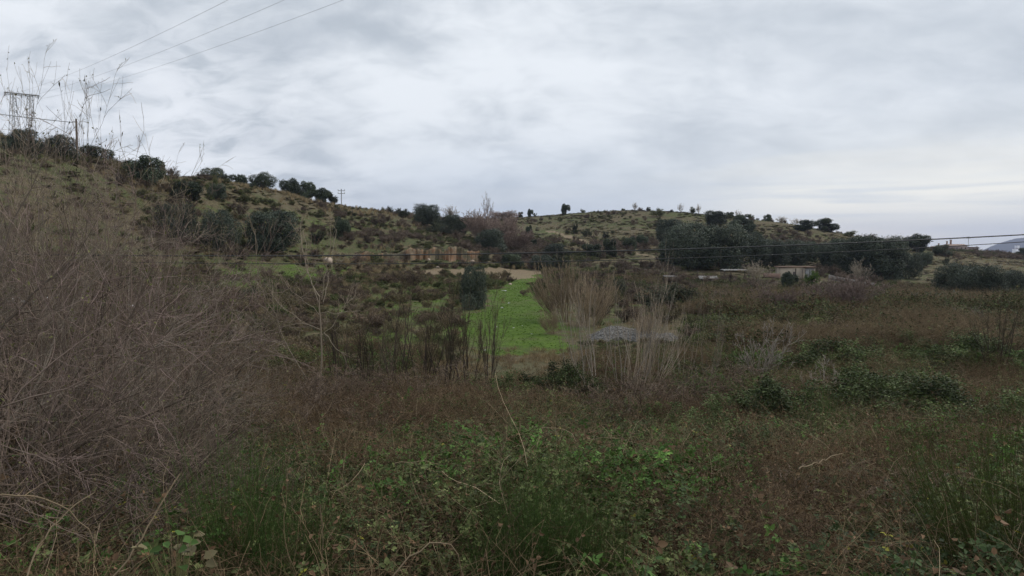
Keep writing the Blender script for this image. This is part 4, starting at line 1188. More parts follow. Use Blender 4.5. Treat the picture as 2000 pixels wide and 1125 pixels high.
link('trunk', at_.mesh('bare_tree_trunk', [M_BARK]), parent=e)
link('branches', ac_.mesh('bare_tree_branches', [M_BARK]), parent=e)

for bl, Yb, sd, cc, lab in [
  ([([(-60, 880), (60, 800), (150, 755), (260, 700), (380, 640), (452, 598)], .020, .004, (0, 2.0)),
    ([(-60, 900), (70, 770), (110, 650), (170, 560), (240, 480), (262, 430)], .017, .003, (0, 1.2)),
    ([(-40, 940), (120, 880), (250, 832), (350, 780), (430, 762)], .015, .003, (0, .8))], 8.4, 31, (0.17, 0.145, 0.12), 'grey shrub with long boughs sweeping up to the right across the lower thicket'),
  ([([(200, 930), (235, 830), (290, 700), (352, 610), (430, 552)], .017, .003, (0, 1.2)),
    ([(190, 930), (215, 800), (232, 680), (275, 560), (330, 470)], .016, .003, (0, 1.5)),
    ([(210, 930), (270, 800), (330, 720), (400, 690), (462, 670)], .013, .003, (0, .5))], 11.0, 32, (0.20, 0.17, 0.145), 'pale grey shrub with boughs fanning to the right edge of the thicket'),
  ([([(-80, 760), (0, 640), (80, 560), (150, 500), (190, 430)], .020, .004, (0, 1.0)),
    ([(-80, 700), (-10, 560), (20, 440), (70, 350), (90, 300)], .018, .003, (0, 1.0))], 7.6, 33, (0.13, 0.108, 0.09), 'dark boughed shrub leaning in from the left edge of the picture')]:
    P, Q = traced(bl, Yb, sd, cc)
    s_a = Acc(); tubes(s_a, P, Q, 6, cc, 0, .1)
    rg = np.random.default_rng(sd); t_a = Acc()
    P1, Q1 = kids(rg, P, Q, 16, .12, 1, .3, .9, .34, .55, 7, .10, .03, .0024); tubes(t_a, P1, Q1, 4, cc, 0, .2)
    P2, Q2 = kids(rg, P1, Q1, 7, .1, 1, .3, 1.0, .42, .6, 5, .14, .02, .0018); tubes(t_a, P2, Q2, 3, tuple(np.array(cc) * 1.1), 0, .25)
    P3, Q3 = kids(rg, P2, Q2, 4, .1, 1, .3, 1.0, .5, .7, 4, .16, .02, .0013); tubes(t_a, P3, Q3, 3, tuple(np.array(cc) * 1.1), 0, .25)
    e = link('bare_shrub', None, lab, 'bare shrub')
    link('stems', s_a.mesh('boughs', [M_BARK]), parent=e); link('twigs', t_a.mesh('bough_twigs', [M_BARK]), parent=e)

# ------------------------------------------------------------------ saplings and stems in front of the meadow
SAP = [twig_bush(541 + i, 8, (4, 4), 0.95, 0.0042, (0.25, 0.22, 0.185), rmin=0.0009, up=0.13, wob=0.075, K=11, lens=(.55, 1.12), base=.07, kl=(.45, .4), ka=(.2, .7), col2=(0.25, 0.21, 0.17)) for i in range(3)]
SAPW = twig_bush(545, 13, (5, 4), 1.3, 0.0046, (0.29, 0.24, 0.185), rmin=0.0010, up=0.12, wob=0.07, K=11, lens=(.6, 1.15), base=.15, kl=(.5, .4), ka=(.15, .5), lean=(.35, 0))
DRK = [twig_bush(551 + i, 11, (6, 5), 0.65, 0.0095, (0.050, 0.040, 0.036), rmin=0.0022, up=0.08, wob=0.10, K=9, lens=(.7, 1.1), kl=(.45, .45), ka=(.2, .6), col2=(0.095, 0.08, 0.055), leaf=260, leafcol=(0.08, 0.11, 0.04), lsz=.014) for i in range(3)]
FIG = [twig_bush(561 + i, 9, (5, 4, 4), 1.5, 0.012, (0.21, 0.185, 0.16), rmin=0.0034, up=0.075, wob=0.12, K=9, lens=(.75, 1.05), kl=(.5, .5, .5), ka=(.35, .9)) for i in range(2)]
BRUSH = [twig_bush(571 + i, 60, (6, 4), 0.7, 0.005, (0.20, 0.16, 0.115), rmin=0.0028, up=0.05, wob=0.05, K=7, lens=(.6, 1.05), base=.25, kl=(.5, .4), ka=(.15, .45), lean=(-.35, 0)) for i in range(2)]
for ms, px, Y, top, wf, rz, nm5, ct, lab in [
  (SAP[0], 1172, 25.0, 512, .95, .3, 'sapling_clump', 'saplings', 'tallest clump of pale leafless saplings, in front of the right edge of the meadow'),
  (SAP[1], 1222, 25.5, 500, .9, 1.9, 'sapling_clump', 'saplings', 'pale leafless saplings in front of the left end of the grey gravel heap'),
  (SAPW, 1232, 24.5, 560, .70, 0.0, 'sapling_clump', 'saplings', 'pale leafless stems fanning out low to the right under the gravel heap'),
  (SAP[2], 1128, 26.5, 545, .7, 4.0, 'sapling_clump', 'saplings', 'thinner pale saplings at the left side of the tall sapling clumps'),
  (SAP[0], 1268, 27.0, 545, .75, 2.9, 'sapling_clump', 'saplings', 'pale saplings in front of the right end of the grey gravel heap'),
  (SAP[1], 1382, 27.0, 540, .45, 0.2, 'sapling_clump', 'saplings', 'separate thin clump of pale saplings left of the rounded fig-like bush'),
  (SAP[2], 1335, 28.0, 600, .5, 5.2, 'sapling_clump', 'saplings', 'short pale saplings between the gravel heap and the separate thin clump'),
  (DRK[0], 715, 25.0, 640, .75, .4, 'bare_shrub', 'bare shrub', 'dark stemmed shrub right beside the pale leafless young tree'),
  (DRK[1], 772, 24.5, 598, .7, 1.2, 'bare_shrub', 'bare shrub', 'dark leafless shrub with crooked stems, second from the pale young tree'),
  (DRK[2], 825, 26.0, 590, .65, 2.7, 'bare_shrub', 'bare shrub', 'dark leafless shrub in the middle of the row before the meadow'),
  (DRK[0], 868, 25.0, 615, .65, 3.9, 'bare_shrub', 'bare shrub', 'dark leafless shrub with forked stems left of the young meadow oak'),
  (DRK[1], 912, 25.5, 600, .6, 5.0, 'bare_shrub', 'bare shrub', 'dark leafless shrub standing directly below the young meadow oak'),
  (DRK[2], 956, 27.5, 590, .5, 0.9, 'bare_shrub', 'bare shrub', 'thin dark leafless stems at the left edge of the bright meadow'),
  (DRK[0], 665, 27.0, 600, .6, 2.0, 'bare_shrub', 'bare shrub', 'faint dark stems behind the pale leafless young tree'),
  (FIG[0], 1476, 28.0, 635, .80, .5, 'fig_bush', 'bare shrub', 'rounded leafless bush with pale curved branches on the right'),
  (FIG[1], 1612, 25.0, 712, .8, .5, 'fig_bush', 'bare shrub', 'small pale leafless bush with antler-like branches among the right hand brambles'),
  (BRUSH[0], 1098, 50.0, 528, .85, .1, 'dry_brush', 'dry brush', 'large fan of dry brown brush leaning over the right edge of the meadow'),
  (BRUSH[1], 1150, 48.0, 545, .8, 2.6, 'dry_brush', 'dry brush', 'dry brown brush behind the tall saplings'),
  (BRUSH[0], 1078, 44.0, 612, .9, .0, 'dry_brush', 'dry brush', 'low heap of reddish dry brush on the meadow below the large fan'),
  (BRUSH[1], 1262, 41.0, 612, .8, .7, 'dry_brush', 'dry brush', 'reddish dry brush growing over the middle of the gravel heap'),
  (DRK[1], 1950, 30.0, 600, .7, 2.0, 'bare_shrub', 'bare shrub', 'greyish leafless shrub near the right edge above the brambles'),
  (FIG[0], 1905, 45.0, 600, .8, 2.0, 'bare_shrub', 'bare shrub', 'faint leafless bush in the scrub below the far right oaks'),
]:
    near_plant(ms, px, Y, top, nm5, ct, lab, wf, rz)

HEAP = [twig_bush(581 + i, 26, (7, 6, 4), 1.6, 0.009, (0.060, 0.047, 0.040), rmin=0.0024, up=0.0, wob=0.14, K=7, lens=(.6, 1.1), base=.5, kl=(.5, .5, .5), ka=(.4, 1.1), col2=((0.15, 0.115, 0.09), (0.19, 0.15, 0.12))[i], leaf=300, leafcol=(0.10, 0.065, 0.04), lsz=.03) for i in range(2)]
MOUND = [bush_mesh(591 + i, 16000, 0.036, 1.15, (0.046, 0.060, 0.028), (0.105, 0.135, 0.058), 24) for i in range(2)]
for ms, px, Y, top, wf, rz, nm5, ct, lab in [
  (HEAP[0], 470, 22.0, 714, 1.5, .3, 'bare_shrub', 'bare shrub', 'dark heap of bare brambles left of the pale forked tree'),
  (HEAP[1], 545, 19.0, 744, 1.5, 1.9, 'bare_shrub', 'bare shrub', 'reddish brown heap of bare brambles under the left bough of the pale forked tree'),
  (HEAP[0], 655, 21.0, 724, 1.4, 4.2, 'bare_shrub', 'bare shrub', 'tangled brown heap at the foot of the pale forked tree'),
  (HEAP[1], 745, 22.5, 707, 1.4, 2.6, 'bare_shrub', 'bare shrub', 'tangled brown heap below the first dark stemmed shrubs'),
  (HEAP[0], 850, 21.5, 720, 1.4, 5.5, 'bare_shrub', 'bare shrub', 'tangled brown heap with pale twigs below the middle dark stems'),
  (HEAP[1], 620, 15.5, 784, 1.3, .9, 'bare_shrub', 'bare shrub', 'low brown heap nearer than the foot of the pale forked tree'),
  (HEAP[0], 400, 16.0, 772, 1.3, 3.4, 'bare_shrub', 'bare shrub', 'dark brown heap right below the edge of the left thicket'),
  (HEAP[1], 1290, 21.0, 717, 1.3, 3.0, 'bare_shrub', 'bare shrub', 'brown heap of bare twigs below the low fanning saplings'),
  (HEAP[0], 1400, 23.0, 707, 1.3, .8, 'bare_shrub', 'bare shrub', 'brown heap of bare twigs below the separate thin sapling clump'),
  (HEAP[1], 1690, 8.5, 900, 1.2, 2.2, 'bare_shrub', 'bare shrub', 'dark reddish heap of dead stems in the middle of the right foreground'),
  (HEAP[0], 1560, 9.2, 905, 1.0, 5.0, 'bare_shrub', 'bare shrub', 'smaller dark heap of dead stems by the short broken stick'),
  (MOUND[0], 985, 24.0, 728, 1.3, .3, 'bramble_mound', 'brambles', 'dark green bramble mound at the near left corner of the tan grass'),
  (MOUND[1], 1092, 24.5, 712, 1.2, 1.3, 'bramble_mound', 'brambles', 'tallest dark green bramble mound left of the foot of the saplings'),
  (MOUND[0], 1395, 17.5, 788, 1.4, 2.3, 'bramble_mound', 'brambles', 'green bramble mound right below the sapling clumps'),
  (MOUND[1], 1520, 19.0, 752, 1.5, 3.3, 'bramble_mound', 'brambles', 'green bramble mound between the rounded pale bush and the small antler-like one'),
  (MOUND[0], 1700, 22.0, 716, 1.6, 4.3, 'bramble_mound', 'brambles', 'green bramble mound right of the small antler-like bush'),
  (MOUND[1], 1830, 19.0, 742, 1.7, 5.3, 'bramble_mound', 'brambles', 'wide green bramble mound in the right middle ground'),
  (MOUND[0], 1960, 17.0, 772, 1.5, .9, 'bramble_mound', 'brambles', 'green bramble mound at the right edge above the olive broom'),
  (MOUND[1], 1620, 30.0, 668, 1.7, 2.0, 'bramble_mound', 'brambles', 'distant low bramble mound straight below the wide pinkish tree'),
  (MOUND[0], 1790, 33.0, 652, 1.8, 3.0, 'bramble_mound', 'brambles', 'distant low bramble mound halfway to the right edge'),
  (MOUND[1], 1930, 31.0, 662, 1.8, 4.0, 'bramble_mound', 'brambles', 'distant low bramble mound close to the right edge'),
  (MOUND[0], 1240, 13.0, 838, 1.3, 1.6, 'bramble_mound', 'brambles', 'green bramble mound in the middle of the near slope'),
  (MOUND[1], 1480, 11.5, 848, 1.3, 3.9, 'bramble_mound', 'brambles', 'green bramble mound left of the small round dark broom'),
]:
    near_plant(ms, px, Y, top, nm5, ct, lab, wf, rz)

# green broom bushes in the foreground
BRM = [broom_mesh(601 + i, 150, 0.42, r=0.0021) for i in range(2)]
BRL = broom_mesh(605, 170, 0.45, lean=(-.25, 0), col=(0.06, 0.078, 0.026), r=0.0021)
BRS = broom_mesh(607, 120, 0.8, r=0.004)
for ms, px, Y, top, wf, rz, lab in [
  (BRM[0], 455, 5.6, 850, .95, .2, 'green broom bush with fine upright stems at the foot of the left thicket'),
  (BRM[1], 575, 5.0, 905, .8, 1.4, 'green broom bush in the foreground just right of the tallest left one'),
  (BRM[1], 1000, 4.9, 900, .8, .5, 'green broom bush in the middle of the foreground, left of its darker twin'),
  (BRM[0], 1085, 5.2, 868, .8, 2.5, 'tallest dark green broom bush in the middle of the foreground'),
  (BRM[1], 1185, 5.0, 960, .65, 4.1, 'low green broom tuft right of the tallest middle one'),
  (BRL, 2010, 5.2, 790, .9, .0, 'olive broom bush leaning into the picture at the right edge'),
  (BRS, 1622, 16.5, 762, .8, .0, 'small round dark green broom among the right hand brambles'),
  (BRS, 1400, 9.0, 880, .5, 1.0, 'small dark broom tuft in the brambles right of centre')]:
    near_plant(ms, px, Y, top, 'broom_bush', 'broom bush', lab, wf, rz)

# arching dead canes
for pts, Y, r, lab in [
  ([(742, 1160), (790, 1095), (838, 1062), (872, 1056), (895, 1085), (905, 1130)], 3.9, .0040, 'thick straw coloured cane arching at the bottom of the picture left of the middle brooms'),
  ([(205, 1150), (255, 1085), (300, 1010), (352, 925)], 3.7, .0045, 'straight thorny tan cane slanting up to the right at the bottom left'),
  ([(50, 1150), (62, 1090), (95, 1035), (150, 985), (185, 962)], 3.6, .0040, 'curved tan cane with dry seed heads in the bottom left corner'),
  ([(-20, 968), (60, 968), (120, 985), (170, 1030), (205, 1110)], 3.7, .0045, 'smooth grey cane bending down across the bottom left corner'),
  ([(1705, 1085), (1672, 1040), (1655, 1015), (1662, 1005), (1700, 1022)], 5.2, .0032, 'hooked pale cane in the brambles at the lower right'),
  ([(1560, 916), (1600, 902), (1645, 886)], 6.8, .0055, 'short pale broken stick lying on the brambles at the right'),
  ([(1700, 975), (1740, 1010), (1755, 1050)], 5.8, .0032, 'thin pale cane curving down among the right hand brambles'),
  ([(626, 985), (630, 1050), (628, 1140)], 4.3, .0032, 'single upright straw coloured stalk right of the left broom'),
  ([(770, 905), (840, 900), (880, 925), (905, 960)], 7.5, .0035, 'thin tan cane arching over the green brambles in the middle')]:
    P, Q = traced([(pts, r * 1.15, r * .7, (0, .25))], Y, 5, PALE)
    a_ = Acc(); tubes(a_, P, Q, 6, (0.19, 0.15, 0.105), 0, .1)
    P1, Q1 = kids(np.random.default_rng(int(pts[0][0]) + 99), P, Q, 9, .15, 1, .5, 1.2, .10, .5, 4, .1, .05, .0011)
    tubes(a_, P1, Q1, 3, (0.25, 0.19, 0.13), 0, .2)
    link('dead_cane', a_.mesh('dead_cane', [M_BARK]), lab, 'dead cane')
# broad leaved plant bottom left
a_ = Acc(); rng = np.random.default_rng(12)
pc = np.array([x_at(335, 1068, 3.7), 3.7, z_at(1075, 3.7)])
n = 24
an = rng.uniform(0, 6.28, n)
pos = pc + np.stack([np.cos(an) * .10, np.sin(an) * .08, rng.uniform(-.05, .05, n)], 1) * rng.uniform(.3, 1.8, (n, 1))
cs = np.where(rng.random((n, 1)) < .35, np.array([[.105, .092, .055]]), np.array([[.045, .075, .025]])) * rng.uniform(.6, 1.3, (n, 1))
leaves(a_, pos, np.stack([np.cos(an), np.sin(an), rng.normal(0, .2, n)], 1), nrm(np.array([0, -.5, 1]) + rng.normal(0, .3, (n, 3))), rng.uniform(.05, .085, n), rng.uniform(.035, .06, n), cs, 1, .2, .15, rng)
st0 = np.tile(pc + np.array([0, .05, -.3]), (n, 1))
tubes(a_, np.stack([st0, (st0 + pos) / 2 + [0, 0, -.03], pos], 1), np.full((n, 3), .002), 4, (.12, .12, .06))
link('broad_leaf_plant', a_.mesh('broad_leaf_plant', [M_BARK, M_LEAF]), 'low plant with a few broad pale and green leaves at the bottom left', 'plant')

# bluish prickly shrub on the right
def agave(seed, n):
    rng = np.random.default_rng(seed); a_ = Acc()
    an = rng.uniform(0, 6.28, n); el = rng.uniform(.3, 1.4, n)
    c_ = np.stack([rng.normal(0, .55, n), rng.normal(0, .3, n), rng.uniform(0, .35, n)], 1)
    d = np.stack([np.cos(an) * np.cos(el), np.sin(an) * np.cos(el), np.sin(el)], 1)
    leaves(a_, c_, d, nrm(np.cross(d, sphere_dirs(rng, n))), rng.uniform(.25, .55, n), .075, (.17, .20, .175), 0, .3, .2, rng)
    return a_.mesh('agave', [M_LEAF])
for px, row, hp, wp, lab in [(1812, 598, 38, 40, 'bluish grey spiky plant left of its taller twin under the far right oaks'), (1852, 596, 40, 44, 'taller bluish grey spiky plant under the far right oaks')]:
    x, y, z = spot(px, row); hm = hp / F * y
    o_ = link('agave', agave(px, 190), lab, 'spiky plant', loc=(x, y, z)); o_.scale = (hm * .9, hm * .9, hm)

# ------------------------------------------------------------------ gravel heap
x0, y0, zc = spot(1246, 668)
rng = np.random.default_rng(3); a_ = Acc()
nx, ny = 90, 40
X = np.linspace(-2.7, 2.7, nx); Y_ = np.linspace(-1.6, 1.6, ny); XX, YY = np.meshgrid(X, Y_)
hgt = 0.62 * np.exp(-((XX + 1.25) / 1.15) ** 2) + 0.42 * np.exp(-((XX - .7) / 1.2) ** 2) + .28 * np.exp(-((XX - 2.2) / .45) ** 2)
hgt *= .95 * np.clip(1 - (YY / (1.45 + .2 * np.sin(XX * 2))) ** 2, 0, 1) ** .7 * np.clip((2.72 - np.abs(XX)) * 2, 0, 1)
hgt += (fbm(XX + 50, YY + 50, .5, 7, 4) - .5) * .22 * (hgt > .02)
ZZ = H(XX + x0, YY + y0 + 1.4) + hgt - .06
I = np.arange(XX.size).reshape(XX.shape)
a_.add(np.stack([XX, YY + 1.4, ZZ - zc], -1).reshape(-1, 3), np.stack([I[:-1, :-1], I[:-1, 1:], I[1:, 1:], I[1:, :-1]], -1).reshape(-1, 4), (.3, .3, .3))
n = 2600; k = rng.integers(0, XX.size, n); C0 = np.stack([XX.ravel()[k], YY.ravel()[k] + 1.4, ZZ.ravel()[k] - zc], 1) + rng.normal(0, .03, (n, 3)) * [1, 1, .3]
oc = np.array([[1, 0, 0], [0, 1, 0], [-1, 0, 0], [0, -1, 0], [0, 0, 1], [0, 0, -1]], float)
V = C0[:, None] + oc[None] * rng.uniform(.025, .075, (n, 1, 1)) * rng.uniform(.6, 1.3, (n, 6, 1))
fo = np.array([[0, 1, 4], [1, 2, 4], [2, 3, 4], [3, 0, 4], [1, 0, 5], [2, 1, 5], [3, 2, 5], [0, 3, 5]])
a_.add(V.reshape(-1, 3), (np.arange(n) * 6)[:, None, None] + fo[None] if False else ((np.arange(n) * 6)[:, None, None] + fo[None]).reshape(-1, 3), (.3, .3, .3))
link('gravel_heap', a_.mesh('gravel_heap', [solid_mat('gravel', (.12, .112, .10), (.215, .205, .19), 9, .9, .5)]), 'long grey heap of gravel behind the pale saplings', 'gravel heap', loc=(x0, y0, zc))

# ------------------------------------------------------------------ orange earth bank
a_ = Acc(); cols = np.linspace(672, 948, 240)
prof_t = [0, .12, .35, .6, .85, 1.0]
VV = []
for px in cols:
    bx, by = hit(px, 511 if px < 900 else 513)
    tr_ = np.interp(px, [672, 690, 730, 780, 800, 840, 900, 935, 948], [506, 496, 492, 490, 487, 485, 484, 486, 500])
    tr_ += (fbm(px, 0, 16, 3) - .5) * 17 + 2
    zt_ = z_at(tr_, by + 1.0); zb_ = float(H(bx, by)) - .35
    rowv = []
    for f in prof_t:
        rib = (vn(px, f * 9, 14, 18) - .5) * 2.4 + (vn(px, f * 12, 5.5, 8) - .5) * 1.1 + (vn(px, f * 9, 1.9, 9) - .5) * .35
        rowv.append((bx, by + .1 + .9 * f ** .8 + rib * .55, zb_ + (zt_ - zb_) * f))
    bx2 = bx * (by + 3.0) / by
    rowv.append((bx2 * 1.0, by + 3.6, float(H(bx2, by + 3.6)) - .25))
    VV.append(rowv)
VV = np.array(VV); nc, nr = VV.shape[:2]
I = np.arange(nc * nr).reshape(nc, nr)
a_.add(VV.reshape(-1, 3), np.stack([I[:-1, :-1], I[1:, :-1], I[1:, 1:], I[:-1, 1:]], -1).reshape(-1, 4), (.3, .2, .1))
M_EARTH = solid_mat('cut_earth', (.25, .135, .07), (.27, .20, .13), 0.9, .95, .9, stain=(.15, .125, .075))
link('earth_bank', a_.mesh('earth_bank', [M_EARTH]), 'low crumbling cut bank of orange earth along the foot of the left hill', 'earth bank', kind='structure')

# boulders and stones
def rock(seed, s, sq=(1, .8, .6)):
    rng = np.random.default_rng(seed); bm_v = []
    nu, nv_ = 10, 7; V = []; 
    for j in range(nv_ + 1):
        for i in range(nu):
            th = math.pi * j / nv_; ph = 2 * math.pi * i / nu
            V.append((math.sin(th) * math.cos(ph), math.sin(th) * math.sin(ph), math.cos(th)))
    V = np.array(V); V = V * (1 + (vn(V[:, 0] * 1.5 + seed, V[:, 1] * 1.5 + V[:, 2] * 2.1, .8, seed) - .5)[:, None] * .75) * np.array(sq) * s
    Fq = [[j * nu + i, j * nu + (i + 1) % nu, (j + 1) * nu + (i + 1) % nu, (j + 1) * nu + i] for j in range(nv_) for i in range(nu)]
    a_ = Acc(); a_.add(V, np.array(Fq), (.3, .3, .3)); return a_
M_ROCK = solid_mat('pale_rock', (.42, .32, .24), (.55, .45, .36), 2.5, .9, .6)
for px, row, wp, lab in [(836, 509, 9, 'small pale boulder at the foot of the orange bank, left one'), (922, 512, 10, 'small pale boulder under the right end of the orange bank'), (700, 506, 26, 'broad pale rock at the left end of the orange bank'),
                         (880, 484, 8, 'pale stone on top of the orange bank'), (855, 524, 8, 'pale stone on the grass before the orange bank'), (996, 556, 7, 'stone lying on the meadow by the tan track'), (640, 512, 22, 'flat pale rock beside the green field left of the bank')]:
    x, y, z = spot(px, row); s = wp / F * y / 2
    link('boulder', rock(px, s).mesh('boulder', [M_ROCK]), lab, 'boulder', loc=(x, y, z + s * .2))

# litter: crumpled white sheets and scraps
M_WHITE = solid_mat('white_plastic', (.72, .72, .72), (.55, .55, .54), 8, .6, .3)
def scrap(seed, wd, dp, hh_):
    X, Y_ = np.meshgrid(np.linspace(-.5, .5, 12), np.linspace(-.5, .5, 9))
    z = (fbm(X * 5 + seed, Y_ * 5, .8, seed, 3)) * hh_
    X = X * wd * (1 + (fbm(X + seed, Y_, .4, 3) - .5) * .6); Y_ = Y_ * dp * (1 + (fbm(X, Y_ + seed, .4, 4) - .5) * .6)
    a_ = Acc(); I = np.arange(X.size).reshape(X.shape); Fq = np.stack([I[:-1, :-1], I[:-1, 1:], I[1:, 1:], I[1:, :-1]], -1).reshape(-1, 4)
    a_.add(np.stack([X, Y_, z], -1).reshape(-1, 3), Fq, (.7,) * 3); a_.add(np.stack([X, Y_, z - .012], -1).reshape(-1, 3), Fq[:, ::-1], (.7,) * 3)
    return a_.mesh('scrap', [M_WHITE])
for px, row, wp, hf, lab, dzz in [
  (994, 594, 4, .8, 'small white scrap on the meadow, upper one of two near the middle', 0), (981, 604, 5, .9, 'white scrap of paper in the middle of the meadow', 0),
  (1003, 642, 4, .4, 'white scrap lying low on the meadow', 0), (1020, 639, 3, .4, 'tiny white scrap right of another low on the meadow', 0), (946, 686, 6, .3, 'flat pale scrap at the near left corner of the meadow', 0),
  (970, 640, 3, .4, 'tiny white scrap on the left side of the meadow', 0),
  (1038, 655, 3, .4, 'tiny pale scrap at the near right part of the meadow', 0),
  (985, 569, 9, .2, 'flat pale scrap in the upper part of the meadow', 0),
  (32, 612, 30, .7, 'white crumpled plastic seen through the thicket at the left edge', .3), (98, 610, 44, .6, 'largest white crumpled plastic sheet seen through the left thicket', .3),
  (256, 610, 14, .6, 'small white plastic scrap seen through the thicket, right of the largest sheet', .2), (122, 640, 34, .25, 'thin torn grey sheet below the largest white plastic sheet', .2)]:
    x, y, z = spot(px, row); wd = wp / F * y
    o_ = link('litter_scrap', scrap(px, wd, wd * .8, wd * hf), lab, 'litter', loc=(x, y, z + .03 + dzz)); o_.rotation_euler = (R(25) if wp > 12 else 0, 0, px * .3)

# ------------------------------------------------------------------ built things
def box(a_, x0, x1, y0, y1, z0, z1, c=(.5, .5, .5), mat=0):
    V = np.array([[x, y, z] for z in (z0, z1) for y in (y0, y1) for x in (x0, x1)], float)
    a_.add(V, np.array([[0, 2, 3, 1], [4, 5, 7, 6], [0, 1, 5, 4], [2, 6, 7, 3], [0, 4, 6, 2], [1, 3, 7, 5]]), c, mat)
def bar(a_, p, q_, r, sides=6, c=(.4, .4, .4), mat=0):
    tubes(a_, np.array([[p, q_]], float), np.full((1, 2), r), sides, c, mat, 0)
M_PLAST = solid_mat('beige_render', (.47, .39, .30), (.54, .46, .37), 1.2, .9, .3, stain=(.36, .31, .25))
M_TILE = solid_mat('terracotta', (.20, .125, .09), (.28, .19, .14), 3, .85, .4)
M_BRICK = solid_mat('old_brick', (.14, .085, .065), (.20, .13, .10), 3, .9, .4)
M_TIN = solid_mat('weathered_tin', (.33, .34, .35), (.45, .45, .44), 2, .55, .3, .3, stain=(.25, .19, .15))
M_DARKW = solid_mat('dark_wood', (.06, .05, .045), (.10, .08, .07), 5, .85, .4)
M_CONC = solid_mat('concrete', (.19, .17, .155), (.27, .25, .23), 2, .9, .3)
M_STEEL = solid_mat('grey_steel', (.34, .35, .37), (.42, .43, .45), 5, .6, .1, .1)  # steel tone lightened so the far pylon fades as in haze
M_CABLE = solid_mat('black_cable', (.03, .03, .032), (.04, .04, .042), 5, .6, .1)
M_WOOD = solid_mat('pole_wood', (.13, .10, .08), (.19, .15, .12), 6, .85, .3)
YS = 116.0
xs, ys, zs = spot(1558, 556, YS)
k_ = YS / F; hw = 32.5 * k_; zt_ = z_at(522.5, YS) - zs
e = link('shed', None, 'small beige shed with a thin terracotta roof edge standing before the oak wood', 'shed', loc=(xs, ys, zs)); e.rotation_euler = (0, 0, R(-6))
a_ = Acc(); dp = 3.4
box(a_, -hw, hw - 1.55, 0, .18, -.5, zt_); box(a_, hw - .12, hw, 0, .18, -.5, zt_ - .1)
box(a_, -hw, -hw + .18, .183, dp, -.5, zt_); box(a_, hw - .18, hw, .183, dp, -.5, zt_ - .12); box(a_, -hw + .183, hw - .183, dp - .18, dp, -.5, zt_)
link('wall', a_.mesh('shed_wall', [M_PLAST]), parent=e)
a_ = Acc(); box(a_, -hw - .18, hw + .12, -.22, dp + .2, zt_ + .003, zt_ + .09)
for i in range(24):
    xx_ = -hw - .12 + i * (2 * hw + .18) / 23
    bar(a_, (xx_, -.30, zt_ + .10), (xx_, dp + .25, zt_ + .12), .06, 8)
link('roof', a_.mesh('shed_roof', [M_TILE]), parent=e)
a_ = Acc(); box(a_, -.42, -.28, -.05, -.003, -.4, zt_ - .15); box(a_, -.75, -.43, -.04, -.003, -.4, 1.1)
link('door', a_.mesh('shed_door', [M_DARKW]), parent=e)
a_ = Acc()
for i in range(12):
    x1 = hw - 1.54 + i * .118
    box(a_, x1, x1 + .100, .02 + .02 * (i % 2), .05 + .02 * (i % 2), -.4, zt_ - .12)
link('panel', a_.mesh('shed_panel', [M_TIN]), 'grey corrugated panel', parent=e)
a_ = Acc()
for xx_ in (hw - 2.1, hw - 1.65, hw - 1.0):
    box(a_, xx_, xx_ + .07, -.35, -.28, -.4, 1.45)
link('post', a_.mesh('shed_post', [M_DARKW]), parent=e)
def tin_roof(px, row, wp, hp, Y, lab, name='tin_sheet', tilt=.2, m_=None, posts=True, yaw=0.0, cat='roof sheet'):
    x, y, z = spot(px, row, Y); k = Y / F; w2 = wp * k / 2; zt = z_at(row, Y) - z
    a_ = Acc(); n = 16
    for i in range(n):
        xa = -w2 + i * 2 * w2 / n; zz2 = zt + .04 * (i % 2)
        V = []
        for (xx, yy) in ((xa, 0), (xa + 2 * w2 / n, 0), (xa + 2 * w2 / n, 2.4), (xa, 2.4)):
            V.append((xx, yy, zz2 + yy * tilt))
        V += [(a, b_, c - .03) for a, b_, c in V]
        a_.add(V, np.array([[0, 1, 2, 3], [7, 6, 5, 4], [0, 4, 5, 1], [1, 5, 6, 2], [2, 6, 7, 3], [3, 7, 4, 0]]), (.4,) * 3)
    e = link(name, None, lab, cat, loc=(x, y, z)); e.rotation_euler = (0, 0, yaw)
    link('sheet', a_.mesh('sheet', [m_ or M_TIN]), parent=e)
    for xx in (-w2 + .1, w2 - .1):
        for yy in (.15, 2.2):
            b2 = Acc(); box(b2, xx - .05, xx + .05, yy - .05, yy + .05, -.3, zt - .04 + yy * tilt)
            link('post', b2.mesh('sheet_post', [M_DARKW]), parent=e)
M_PALE = solid_mat('pale_sheet', (.16, .155, .145), (.25, .24, .23), 2, .8, .3, stain=(.14, .11, .085))
tin_roof(1312, 541, 22, 4, 98, 'low lean-to roof of whitish sheet left of its bigger neighbour, before the great oak clump', tilt=.06, m_=M_PALE, cat='lean-to')
tin_roof(1385, 545, 36, 8, 97, 'biggest low lean-to with a whitish tilted roof before the great oak clump', tilt=.14, yaw=R(-10), m_=M_PALE, cat='lean-to')
tin_roof(1478, 560, 46, 3, 88, 'low open shelter with a flat grey roof slab left of the beige shed', tilt=.01, m_=M_CONC, cat='shelter')
tin_roof(1440, 528, 50, 6, 112, 'low grey roofed hut wall under the great oaks', tilt=.05, m_=M_TIN, cat='lean-to')
